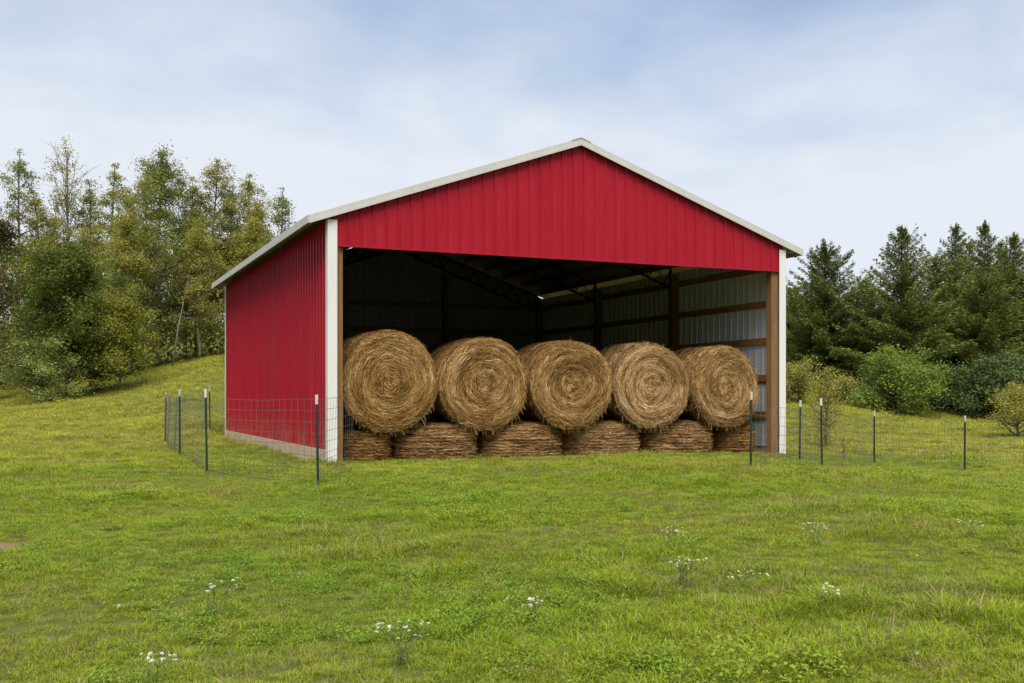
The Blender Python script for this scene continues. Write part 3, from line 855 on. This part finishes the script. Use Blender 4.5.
def broad(name, px, D, top, width, leaf, label, cat='tree', group=None, seed=0, f0=.25, limbs=26, dens=1.0, lsize=.17,
          shape='oval', tr=None, up=.55, bark=None, clus=.42, gap=0.0, lean=0.0, base_y=None, bare=0):
    """trunk with limbs, twigs and leaf clusters. top is the photo row of the tip; width the crown's half width in m"""
    g = np.random.default_rng(seed+500); x, y = at(px, D); z0 = gz(x, y)
    Ht = CZ + (HOR-top)/FOC*D - z0
    wd = MB(); tr = tr or Ht*.0095
    ts = np.linspace(0, 1, 9); wob = np.cumsum(g.normal(0, .012*Ht, (9, 2)), 0)*.5
    tp = [(lean*Ht*t + wob[i][0]*t, wob[i][1]*t, t*Ht*.97 - (.15 if i == 0 else 0)) for i, t in enumerate(ts)]
    wd.tube(tp, [tr*(1.25 if i == 0 else 1)*(1-.88*t) + .012 for i, t in enumerate(ts)], 7)
    def trunk(t): 
        i = min(int(t*8), 7); f = t*8-i
        return np.array(tp[i])*(1-f) + np.array(tp[i+1])*f
    C = []; 
    for k in range(limbs):
        t = f0 + (1-f0)*((k+g.random()*.9)/limbs)
        u = (t-f0)/(1-f0)
        if shape == 'oval': prof = math.sqrt(max(.03, 1-(2*u*.92-.85)**2)) if u > .0 else .4
        elif shape == 'cone': prof = ((1-u)**.75*.85 + .15)*(.6+.4*min(1, u*4))
        elif shape == 'top': prof = .35 + .65*math.sin(min(1, u*1.25)*math.pi*.75)
        else: prof = math.sqrt(max(.05, 1-u*u*.96))
        ln = width*prof*(g.uniform(.45, 1.3) if shape == 'cone' else g.uniform(.6, 1.2))
        az = k*2.399 + g.normal(0, .35)
        el = up*(1.0 if shape != 'cone' else .5) + u*.5 + g.normal(0, .12)
        p0 = trunk(t*.95); d = np.array([math.cos(az)*math.cos(el), math.sin(az)*math.cos(el), math.sin(el)])
        pts = [p0]; cur = p0.copy(); dd = d.copy(); ns = 4
        for s in range(ns):
            dd = dd + g.normal(0, .14, 3) + np.array([0, 0, .05]); dd /= np.linalg.norm(dd)
            cur = cur + dd*ln/ns; pts.append(cur.copy())
        r0 = max(.012, tr*.42*(1-t)+.012)
        wd.tube(pts, [r0*(1-.8*i/ns)+.006 for i in range(ns+1)], 4, cap=False)
        if k >= limbs-bare:
            for q in range(5):
                pp = np.array(pts[g.integers(1, 5)]); dv = dd + g.normal(0, .6, 3); dv[2] = abs(dv[2])
                wd.tube([pp, pp + dv*.5*ln/3], [.012, .005], 3, cap=False)
            if g.random() < .75: continue
        nb = max(2, int(3 + ln*1.3))
        for s in range(nb):
            q = g.uniform(.3, 1.0); i = min(int(q*ns), ns-1); pp = np.array(pts[i])*(1-(q*ns-i)) + np.array(pts[i+1])*(q*ns-i)
            dv = dd + g.normal(0, .75, 3); dv /= np.linalg.norm(dv); bl = ln*.32*g.uniform(.5, 1.1)
            e = pp + dv*bl
            wd.tube([pp, e], [max(.008, r0*.35), .005], 3, cap=False)
            if g.random() < gap: continue
            C.append((e, clus*g.uniform(.6, 1.25))); 
            if g.random() < .6: C.append((pp*.45+e*.55, clus*g.uniform(.5, .9)))
    if shape == 'cone' and not bare:
        for q in range(9): C.append((trunk(.90+.011*q) + g.normal(0, .16, 3), clus*.55)); C.append((np.array(tp[-1]) + np.array([g.normal(0, .08), g.normal(0, .08), .25*g.random()]), clus*.35))
    Vs = []; T = []
    for c, s in C:
        n = int(110*dens*(s/.42)**2)
        if n < 3: continue
        ct = np.clip(g.normal(.5, .16), .1, .9)
        off = g.normal(0, 1, (n, 3))*np.array([s*.62, s*.62, s*.40]); off[:, 2] -= (off[:, 0]**2+off[:, 1]**2)*.18/s
        cc = c + off
        d = rand_unit(g, n); d[:, 2] = d[:, 2]*.6 - .2; d /= np.linalg.norm(d, axis=1)[:, None]
        nn = rand_unit(g, n); nn[:, 2] = np.abs(nn[:, 2])*1.0+.5
        sz = lsize*.66*g.uniform(.6, 1.35, n)
        Vs.append(leaf_quads(cc, d, nn, sz, sz*.62, g)); T.append(np.clip(ct + g.normal(0, .17, n), 0, 1))
    V = np.concatenate(Vs) if Vs else None; T = np.concatenate(T) if T else None
    if V is not None:      # nothing below the soil
        rel = ground_z(V[:, :, 0].mean(1)+x, V[:, :, 1].mean(1)+y) - z0
        k = V[:, :, 2].min(1) > rel + .02
        V, T = V[k], T[k]
    return finish_tree(name, (x, y, z0), label, cat, group, wd, V, T, leaf, bark)

def conifer(px, D, top, R, leaf, label, seed, group, f0=.04, dens=1.0, power=.8):
    g = np.random.default_rng(seed+900); x, y = at(px, D); z0 = gz(x, y)
    Ht = CZ + (HOR-top)/FOC*D - z0
    wd = MB(); wd.tube([(0, 0, -.15), (0, 0, Ht*.5), (0, 0, Ht*.99)], [Ht*.016+.03, Ht*.009, .008], 7)
    Vs = []; T = []; z = f0*Ht
    asym = g.uniform(0, 6.28)
    while z < Ht*.985:
        u = (z-f0*Ht)/(Ht*(1-f0)); nb = int(7 - 3*u)
        base = g.uniform(0, 6.28)
        env = R*((1-u)**power)*(.70+.30*min(1, u*5+.5)) + .05
        for b in range(nb):
            az = base + b*6.283/nb + g.normal(0, .25)
            ln = env*g.uniform(.58, 1.15)*(1+.10*math.cos(az-asym))
            if g.random() < .07: ln *= 1.18
            el = .12 + .62*u + g.normal(0, .1)
            p0 = np.array([0, 0, z+g.normal(0, .05)]); dh = np.array([math.cos(az), math.sin(az), 0])
            m = max(4, int(ln/.11)); s = (np.arange(m)+g.random(m)*.6+.3)/m
            zz = math.tan(el)*ln*s - .22*ln*s**2*(1-u) + .16*ln*s**3
            bp = p0 + dh*(ln*s)[:, None]; bp[:, 2] += zz
            if ln > .4: wd.tube([p0, bp[m//2], bp[-1]], [.012+.012*ln, .012, .005], 3, cap=False)
            ct = np.clip(g.normal(.45, .15), .05, .95)
            k = max(3, int(12*dens))
            # side sprays
            q = np.repeat(np.arange(m), k); n = len(q)
            side = g.choice([-1, 1], n); sp = (.05 + .24*ln*(1-s[q]*.8))*g.random(n)
            lat = np.array([-math.sin(az), math.cos(az), 0])
            cc = bp[q] + lat*(side*sp)[:, None] + dh*(sp*.5)[:, None]
            cc[:, 2] += g.normal(0, .06, n) - sp*.10
            d = dh*.9 + lat*(side*.8*g.random(n))[:, None] + g.normal(0, .28, (n, 3)); d[:, 2] += .12
            d /= np.linalg.norm(d, axis=1)[:, None]
            nn = g.normal(0, .5, (n, 3)); nn[:, 2] += 1
            sz = g.uniform(.11, .25, n)*(.75+.25*(1-u))
            Vs.append(leaf_quads(cc, d, nn, sz, sz*.32, g)); T.append(np.clip(ct + g.normal(0, .15, n), 0, 1))
        z += Ht*(.018 + .006*g.random())
    # leader
    n = 40; s = g.random(n)
    cc = np.stack([g.normal(0, .03, n), g.normal(0, .03, n), Ht*(.94+.075*s)], -1)
    d = g.normal(0, .4, (n, 3)); d[:, 2] = 1; d /= np.linalg.norm(d, axis=1)[:, None]
    Vs.append(leaf_quads(cc, d, rand_unit(g, n), np.full(n, .28), np.full(n, .07), g)); T.append(g.uniform(.3, .7, n))
    V = np.concatenate(Vs); T = np.concatenate(T)
    rel = ground_z(V[:, :, 0].mean(1)+x, V[:, :, 1].mean(1)+y) - z0
    k = V[:, :, 2].min(1) > rel + .02
    return finish_tree('cedar_tree', (x, y, z0), label, 'tree', group, wd, V[k], T[k], leaf)

TG = 'tall trees of the wood left of the barn'
broad('forest_tree', 18, 60, 147, 2.48, 'green', 'tall open-crowned tree nearest the left edge, on the skyline', group=TG, seed=1, f0=.34, limbs=40, dens=.85, shape='cone', gap=0.19, up=.35, clus=0.34)
broad('forest_tree', 70, 61, 148, 2.60, 'olive', 'tall tree with thin, nearly bare twiggy top, second on the left skyline', group=TG, seed=2, f0=.33, limbs=40, dens=.7, shape='top', gap=0.20, up=.7, bare=12, clus=0.35)
broad('forest_tree', 106, 60, 161, 2.48, 'olive', 'olive leaning-topped tree between the twiggy tree and the broadest green one', group=TG, seed=3, f0=.30, limbs=38, dens=.9, shape='cone', gap=0.18, up=.3, lean=.025, clus=0.35)
broad('forest_tree', 158, 57, 149, 3.66, 'green', 'broadest tall green tree on the left skyline, leafy almost to the ground', group=TG, seed=4, f0=.14, limbs=66, dens=.9, shape='cone', gap=0.11, up=.6, clus=0.41)
broad('forest_tree', 210, 60, 158, 2.83, 'olive', 'tall olive tree just right of the broadest green one', group=TG, seed=5, f0=.26, limbs=46, dens=.85, shape='cone', gap=0.16, up=.5, clus=0.36)
broad('forest_tree', 247, 61, 172, 2.60, 'olive', 'tall thin tree rising behind the low corner of the barn roof', group=TG, seed=6, f0=.33, limbs=38, dens=.75, shape='cone', gap=0.19, up=.45, clus=0.34)
broad('forest_tree', 282, 62, 186, 2.36, 'green', 'rightmost sparse tree of the left wood, just above the roof edge', group=TG, seed=7, f0=.33, limbs=36, dens=.7, shape='cone', gap=0.20, up=.5, clus=0.34)
MG = 'lower trees in front of the left wood'
broad('forest_tree', 122, 54, 206, 2.1, 'olive', 'olive tree of middle height standing before the tall twiggy trees', group=MG, seed=8, f0=.2, limbs=48, dens=.85, shape='cone', gap=.15, clus=.38)
broad('forest_tree', 200, 56, 222, 1.9, 'olive', 'olive understorey tree beside the pale leaning trunk', group=MG, seed=9, f0=.24, limbs=42, dens=.8, shape='cone', gap=.2, clus=.36)
broad('forest_tree', 252, 58, 218, 2.3, 'olive', 'bushy olive tree showing above the left eave of the barn', group=MG, seed=10, f0=.2, limbs=46, dens=.85, shape='cone', gap=.15, clus=.38)
broad('forest_tree', 66, 48, 262, 3.5, 'dark', 'broad dense dark green tree behind the pale shrub', group=MG, seed=11, f0=.05, limbs=60, dens=1.35, shape='dome', gap=.0, lsize=.18, clus=.46)
broad('forest_tree', 120, 47.5, 302, 1.7, 'yellow', 'low yellow-green tree at the right flank of the dense dark tree', group=MG, seed=12, f0=.05, limbs=34, dens=1.0, shape='dome', gap=.08, lsize=.16)
broad('forest_tree', -6, 50, 216, 2.6, 'brown', 'brownish tree cut by the left edge of the photo', group=MG, seed=13, f0=.08, limbs=44, dens=1.0, shape='oval', gap=.05)
broad('shrub', 36, 45, 352, 1.75, 'shrub', 'pale green rounded shrub at the foot of the dark tree on the left', 'shrub', seed=14, f0=.04, limbs=34, dens=1.25, shape='dome', lsize=.13, clus=.34, tr=.05, up=.35)
# pale leaning dead trunk
def leaning():
    x, y = at(172, 54.5); z0 = gz(x, y); x1, y1 = at(190, 55.5); zt = CZ + (HOR-268)/FOC*55.5 - z0
    m = MB(); m.tube([(0, 0, -.15), ((x1-x)*.35, (y1-y)*.35, zt*.4), ((x1-x)*.75, (y1-y)*.75, zt*.75), (x1-x, y1-y, zt)], [.048, .038, .026, .010], 7)
    for f, dx, dz in ((.5, .6, .5), (.62, -.5, .6), (.74, .5, .7), (.85, -.35, .5)):
        px, pz = (x1-x)*f, zt*f
        m.tube([(px, (y1-y)*f, pz), (px+dx, (y1-y)*f+.2, pz+dz)], [.016, .006], 4)
    t = thing('dead_tree', (x, y, z0), 'pale bare trunk leaning right at the edge of the left wood', 'tree')
    m.build('trunk', M_palebark, t, smooth=True)
leaning()

CG = 'dark evergreens right of the barn'
conifer(825, 50, 246, 3.0, 'cedar', 'dark evergreen standing alone just right of the barn roof edge', 1, CG, power=.72, dens=1.62)
conifer(793, 56, 292, 3.0, 'cedarolive', 'low evergreen half hidden behind the white right corner trim', 12, CG, power=.6)
conifer(902, 47, 229, 3.9, 'cedar', 'tall pointed evergreen rising behind the bright green bush', 2, CG, power=.88, dens=1.38)
conifer(956, 52, 227, 3.4, 'cedar', 'evergreen with the left one of three close tips on the right skyline', 3, CG, power=.9, dens=1.25)
conifer(985, 53, 224, 3.4, 'cedar', 'evergreen with the highest of three close tips on the right skyline', 4, CG, power=.9, dens=1.25)
conifer(1014, 50, 236, 3.5, 'cedarolive', 'evergreen with the rightmost tip, at the right edge of the photo', 5, CG, power=.85, dens=1.25)
conifer(936, 50, 258, 3.2, 'cedar', 'shorter evergreen filling the dip between the pointed one and three tips', 6, CG, power=.6, dens=1.38)
conifer(864, 53, 282, 3.0, 'cedar', 'low evergreen in the gap behind the lone and pointed ones', 7, CG, power=.7, dens=1.25)
conifer(985, 47, 276, 3.1, 'cedarolive', 'olive-tinted evergreen above the deep green bush on the right', 8, CG, power=.6, dens=1.38)
conifer(1050, 48, 246, 3.4, 'cedar', 'evergreen mostly beyond the right edge of the photo', 9, CG, power=.7)
conifer(970, 55, 244, 3.2, 'cedar', 'evergreen behind, between the left and the highest of the three tips', 13, CG, power=.7)
conifer(1001, 56, 244, 3.2, 'cedar', 'evergreen behind, between the highest and the rightmost tips', 14, CG, power=.7)
BG = 'bushes at the foot of the evergreens'
broad('bush', 898, 43, 373, 1.95, 'bush', 'rounded bright green bush in the meadow before the pointed evergreen', 'bush', BG, 20, f0=.03, limbs=46, dens=1.35, shape='dome', lsize=.14, clus=.36, tr=.06, up=.3)
broad('bush', 1001, 43, 366, 1.8, 'deep', 'deep blue-green spreading bush under the evergreens on the right', 'bush', BG, 21, f0=.03, limbs=44, dens=1.3, shape='dome', lsize=.14, clus=.36, tr=.06, up=.25)
broad('bush', 1018, 33, 391, 1.0, 'gold', 'yellowing bush cut by the right edge of the photo', 'bush', BG, 22, f0=.03, limbs=34, dens=1.4, shape='dome', lsize=.085, clus=.26, tr=.03, up=.4)
broad('bush', 826, 28.5, 381, .62, 'gold', 'small golden leggy bush beyond the wire near the white right corner', 'bush', BG, 23, f0=.15, limbs=26, dens=1.3, shape='top', lsize=.075, clus=.22, tr=.025, up=.6, gap=.0)
broad('bush', 799, 41, 370, .9, 'olive', 'low olive bush half hidden by the white right corner of the barn', 'bush', BG, 24, f0=.03, limbs=24, dens=1.1, shape='dome', lsize=.12, clus=.3, tr=.03, up=.4)
broad('bush', 845, 44, 384, .8, 'olive', 'low olive bush left of the bright green one', 'bush', BG, 25, f0=.03, limbs=22, dens=1.0, shape='dome', lsize=.12, clus=.3, tr=.03, up=.4)

broad('weed', 844, 24.3, 438, .10, 'brown', 'dry brown weed stalk in the yellow meadow behind the wire', 'weed', None, 26, f0=.2, limbs=9, dens=.8, shape='top', lsize=.05, clus=.09, tr=.008, up=.8)
# far wood behind the counted trees: one mass (stuff)
def woodland():
    g = np.random.default_rng(77)
    Vs = []; T = []
    for a0, a1, d0, d1, zt0, zt1, n in ((-150, 330, 61, 74, 1.0, 11.5, 44000), (-150, 330, 56, 62, .2, 4.0, 16000), (780, 1200, 55, 66, .2, 6.5, 24000)):
        nc = n//46
        px = g.uniform(a0, a1, nc); D = g.uniform(d0, d1, nc)
        x = CX + D*FX + (px-512)/FOC*D*FY; y = CY + D*FY - (px-512)/FOC*D*FX
        hh = g.beta(1.1, 1.5, nc)*(zt1-zt0)+zt0
        hh *= .7 + .6*vnoise(px*.05, D*.1, 31)
        zcap = CZ + (HOR - np.interp(px, [-150, 0, 120, 250, 300, 330, 780, 850, 1200], [235, 240, 232, 236, 238, 250, 345, 312, 290]))/FOC*D - .9
        z = np.minimum(ground_z(x, y) + hh, zcap - .8*g.random(nc))
        for i in range(nc):
            m = 46; c = np.array([x[i], y[i], z[i]]) + g.normal(0, 1, (m, 3))*np.array([.75, .75, .55])
            d = rand_unit(g, m); nn = rand_unit(g, m); nn[:, 2] = np.abs(nn[:, 2])+.4
            sz = g.uniform(.15, .32, m)
            Vs.append(leaf_quads(c, d, nn, sz, sz*.6, g)); T.append(np.clip(g.normal(.4, .15)+g.normal(0, .14, m), 0, 1))
    V = np.concatenate(Vs); T = np.concatenate(T)
    me = quad_mesh('woodland', V, [LEAF['olive'], LEAF['cedar']], T, (V[:, 0, 0] > 12).astype(int))
    tag(link(bpy.data.objects.new('woodland', me)), 'shaded undergrowth and leaves of the wood behind the counted trees', 'woodland', kind='stuff')
    # slim background trunks, part of the same far mass is too hidden to count; a few that show are trees of their own
woodland()
TR = [(42, 60, 186, 5), (88, 62, 178, 6), (132, 59, 186, 7), (185, 59, 176, 8), (229, 61, 184, 9), (265, 60, 202, 10), (54, 63, 205, 11), (118, 58, 206, 12), (196, 62, 200, 13), (146, 61, 170, 14)]
TL = ['slim dark trunk seen between the two leftmost tall trees', 'slim trunk between the twiggy tree and the leaning-topped olive tree',
      'slim trunk left of the broadest green tree', 'slim trunk above the pale leaning trunk', 'slim trunk over the low back corner of the roof',
      'slim trunk between the two trees nearest the roof edge', 'slim faint tree left of the twiggy tall tree',
      'slim tree before the leaning-topped olive tree', 'slim tree directly left of the olive tree beside the broadest green one', 'slim tree touching the left side of the broadest green one']
for (px, D, top, sd), lb in zip(TR, TL):
    broad('slim_tree', px, D, top, 1.9, 'green' if sd % 3 == 0 else 'olive', lb, group='slim trees inside the left wood', seed=40+sd, f0=.25, limbs=38, dens=.85, shape='cone', gap=.15, up=.5, clus=.36)

# ------------------------------------------------------------------ wildflowers and weeds
M_stem = simple('flower_stem', (.09, .13, .03), .7)
M_petal = simple('cream_petal', (.58, .56, .45), .7, 0, .10)
def blossom_mesh():
    m = MB(); n = 5; g = random.Random(3)
    for k in range(16):                      # a flat-topped umbel of small florets
        a = k*2.4; r = .0055*math.sqrt(k); cx, cy, cz = r*math.cos(a), r*math.sin(a), -.010*(r/.022)**2 + g.uniform(-.002, .002)
        b = len(m.v); m.v.append((cx, cy, cz+.0025))
        for j in range(n):
            t = j*2*math.pi/n; m.v.append((cx+.0058*math.cos(t), cy+.0058*math.sin(t), cz))
        for j in range(n): m.f.append((b, b+1+j, b+1+(j+1) % n)); m.m.append(0)
    return m.mesh('blossom', [M_petal])
ME_BL = blossom_mesh()
FL = [(212, 588, .26, 10, .15, 'white wildflower cluster on tall stems at left, halfway up the foreground'),
      (402, 634, .24, 15, .17, 'largest white wildflower cluster, near the bottom, left of centre'),
      (150, 662, .15, 9, .13, 'white wildflower cluster lowest in the left corner'),
      (532, 604, .15, 9, .13, 'white wildflower cluster near the bottom centre'),
      (683, 566, .22, 12, .16, 'leafy white wildflower with loose heads in the middle of the right meadow'),
      (672, 532, .18, 9, .17, 'faint white wildflower just above the leafy one'),
      (745, 575, .14, 8, .16, 'white wildflower right of the leafy one'),
      (820, 530, .20, 11, .20, 'white wildflower cluster below the tall right fence post'),
      (822, 592, .14, 9, .15, 'white wildflower cluster under the one below the fence post'),
      (970, 525, .16, 9, .20, 'pale wildflower cluster nearest the right edge'),
      (920, 556, .08, 3, .06, 'tiny pinkish-white flower pair left of the right-edge cluster'),
      (116, 606, .06, 5, .10, 'low faded flower patch left of the tall-stemmed cluster'),
      (580, 645, .07, 2, .05, 'two tiny white flowers at the bottom centre'),
      (916, 655, .06, 1, .02, 'single tiny white flower in the bottom right corner')]
for i, (px, py, h, n, sp, lb) in enumerate(FL):
    if n > 5: n = int(n*2.3); sp *= 1.3
    D = 8.0
    for _ in range(30):
        x, y = at(px, D); D = .5*D + .5*(CZ-gz(x, y)-h*.75)*FOC/(py-HOR)
    x, y = at(px, D); t = thing('wildflower', (x, y, gz(x, y)), lb, 'wildflower', 'white wildflowers in the meadow')
    g = random.Random(200+i); m = MB(); heads = []
    for s in range(max(1, n//3)):
        b = (g.gauss(0, .03), g.gauss(0, .03), -.02); a = g.uniform(0, 6.28); r = sp*g.uniform(.2, .8)
        mid = (b[0]+r*.3*math.cos(a), b[1]+r*.3*math.sin(a), h*.55)
        m.tube([b, mid], [.0022, .0018], 3)
        for q in range(3):
            if len(heads) >= n: break
            a2 = a+g.gauss(0, .9); e = (mid[0]+r*.7*math.cos(a2), mid[1]+r*.7*math.sin(a2), h*g.uniform(.75, 1.08))
            m.tube([mid, e], [.0015, .001], 3); heads.append(e)
        for q in range(5):                  # narrow leaves on the stem
            f = g.uniform(.1, .8); a3 = g.uniform(0, 6.28); p = [b[k]*(1-f)+mid[k]*f for k in range(3)]; ll = g.uniform(.03, .07)
            bb = len(m.v); m.v += [tuple(p), (p[0]+ll*.5*math.cos(a3+.15), p[1]+ll*.5*math.sin(a3+.15), p[2]+.02), (p[0]+ll*math.cos(a3), p[1]+ll*math.sin(a3), p[2]+.012), (p[0]+ll*.5*math.cos(a3-.15), p[1]+ll*.5*math.sin(a3-.15), p[2]+.02)]
            m.f.append((bb, bb+1, bb+2, bb+3)); m.m.append(0)
    m.build('stem', M_stem, t)
    for e in heads:
        o = link(bpy.data.objects.new('blossom', ME_BL)); o.parent = t; o.location = e
        s = g.uniform(.32, .70); o.scale = (s*.9, s*g.uniform(.4, .9), s); o.rotation_euler = (g.gauss(0, .35), g.gauss(0, .35), g.uniform(0, 6))

# ------------------------------------------------------------------ camera, sky, sun
cam = bpy.data.cameras.new('camera'); co = link(bpy.data.objects.new('camera', cam))
co.location = (CX, CY, CZ); co.rotation_euler = (R_(90), 0, R_(-YAW))
cam.sensor_width = 36; cam.lens = 36*FOC/1024; cam.shift_y = (HOR-341.5)/1024; cam.clip_end = 2000; cam.clip_start = .05
scene.camera = co

SUN_EL, SUN_AZ = 60.0, 203.0      # azimuth measured clockwise from +y; sun stands behind the photographer
w = bpy.data.worlds.new('World'); scene.world = w; w.use_nodes = True; nt = w.node_tree
bg = nt.nodes['Background']; bg.inputs['Strength'].default_value = .1
sky = node(nt, 'ShaderNodeTexSky', sky_type='NISHITA'); sky.sun_disc = False
sky.sun_elevation = R_(SUN_EL); sky.sun_rotation = R_(SUN_AZ); sky.dust_density = 2.0; sky.air_density = 1.0
gen = node(nt, 'ShaderNodeTexCoord').outputs['Generated']
sp = node(nt, 'ShaderNodeSeparateXYZ'); nt.links.new(gen, sp.inputs[0])
mxz = node(nt, 'ShaderNodeMath', operation='MAXIMUM'); nt.links.new(sp.outputs['Z'], mxz.inputs[0]); mxz.inputs[1].default_value = 0
adz = node(nt, 'ShaderNodeMath', operation='ADD'); nt.links.new(mxz.outputs[0], adz.inputs[0]); adz.inputs[1].default_value = .22
dv = node(nt, 'ShaderNodeVectorMath', operation='DIVIDE'); nt.links.new(gen, dv.inputs[0])
cb = node(nt, 'ShaderNodeCombineXYZ'); 
for k in 'XYZ': nt.links.new(adz.outputs[0], cb.inputs[k])
nt.links.new(cb.outputs[0], dv.inputs[1])
n1 = noise(nt, .8, 5, .5, mapping(nt, dv.outputs[0], (1, 1, .6)), .3)
n2 = noise(nt, 2.6, 5, .55, dv.outputs[0], .2)
ad = node(nt, 'ShaderNodeMath', operation='MULTIPLY_ADD'); nt.links.new(n2.outputs['Fac'], ad.inputs[0]); ad.inputs[1].default_value = .35; nt.links.new(n1.outputs['Fac'], ad.inputs[2])
# clouds thicken towards the horizon
hz = node(nt, 'ShaderNodeMapRange'); hz.inputs['From Min'].default_value = .02; hz.inputs['From Max'].default_value = .38; hz.inputs['To Min'].default_value = .88; hz.inputs['To Max'].default_value = -.07
nt.links.new(sp.outputs['Z'], hz.inputs['Value'])
ad2 = node(nt, 'ShaderNodeMath', operation='ADD'); nt.links.new(ad.outputs[0], ad2.inputs[0]); nt.links.new(hz.outputs[0], ad2.inputs[1])
cr = ramp(nt, ad2.outputs[0], [(.48, (.06, .06, .06)), (.80, (.66, .66, .66)), (1.02, (.98, .98, .98))])
cloud = ramp(nt, ad2.outputs[0], [(.45, (.34, .47, .77)), (.8, (.71, .79, .94)), (1.0, (.84, .885, .965))])
cm = node(nt, 'ShaderNodeVectorMath', operation='SCALE'); nt.links.new(cloud.outputs['Color'], cm.inputs[0]); cm.inputs['Scale'].default_value = 5.9
col = mixc(nt, cr.outputs['Color'], sky.outputs['Color'], cm.outputs[0])
nt.links.new(col, bg.inputs['Color'])

sun = bpy.data.lights.new('sun', 'SUN'); so = link(bpy.data.objects.new('sun', sun))
sun.energy = 3.4; sun.angle = R_(42); sun.color = (1, .955, .88)
az = R_(SUN_AZ); el = R_(SUN_EL)
dirv = Vector((math.sin(az)*math.cos(el), math.cos(az)*math.cos(el), math.sin(el)))
so.rotation_euler = dirv.to_track_quat('Z', 'Y').to_euler(); so.location = (-10, -30, 30)

vs = scene.view_settings; vs.view_transform = 'Standard'; vs.look = 'None'; vs.exposure = .7; vs.gamma = 1
scene.render.engine = 'CYCLES'
scene.cycles.max_bounces = 6; scene.cycles.diffuse_bounces = 2; scene.cycles.transmission_bounces = 4
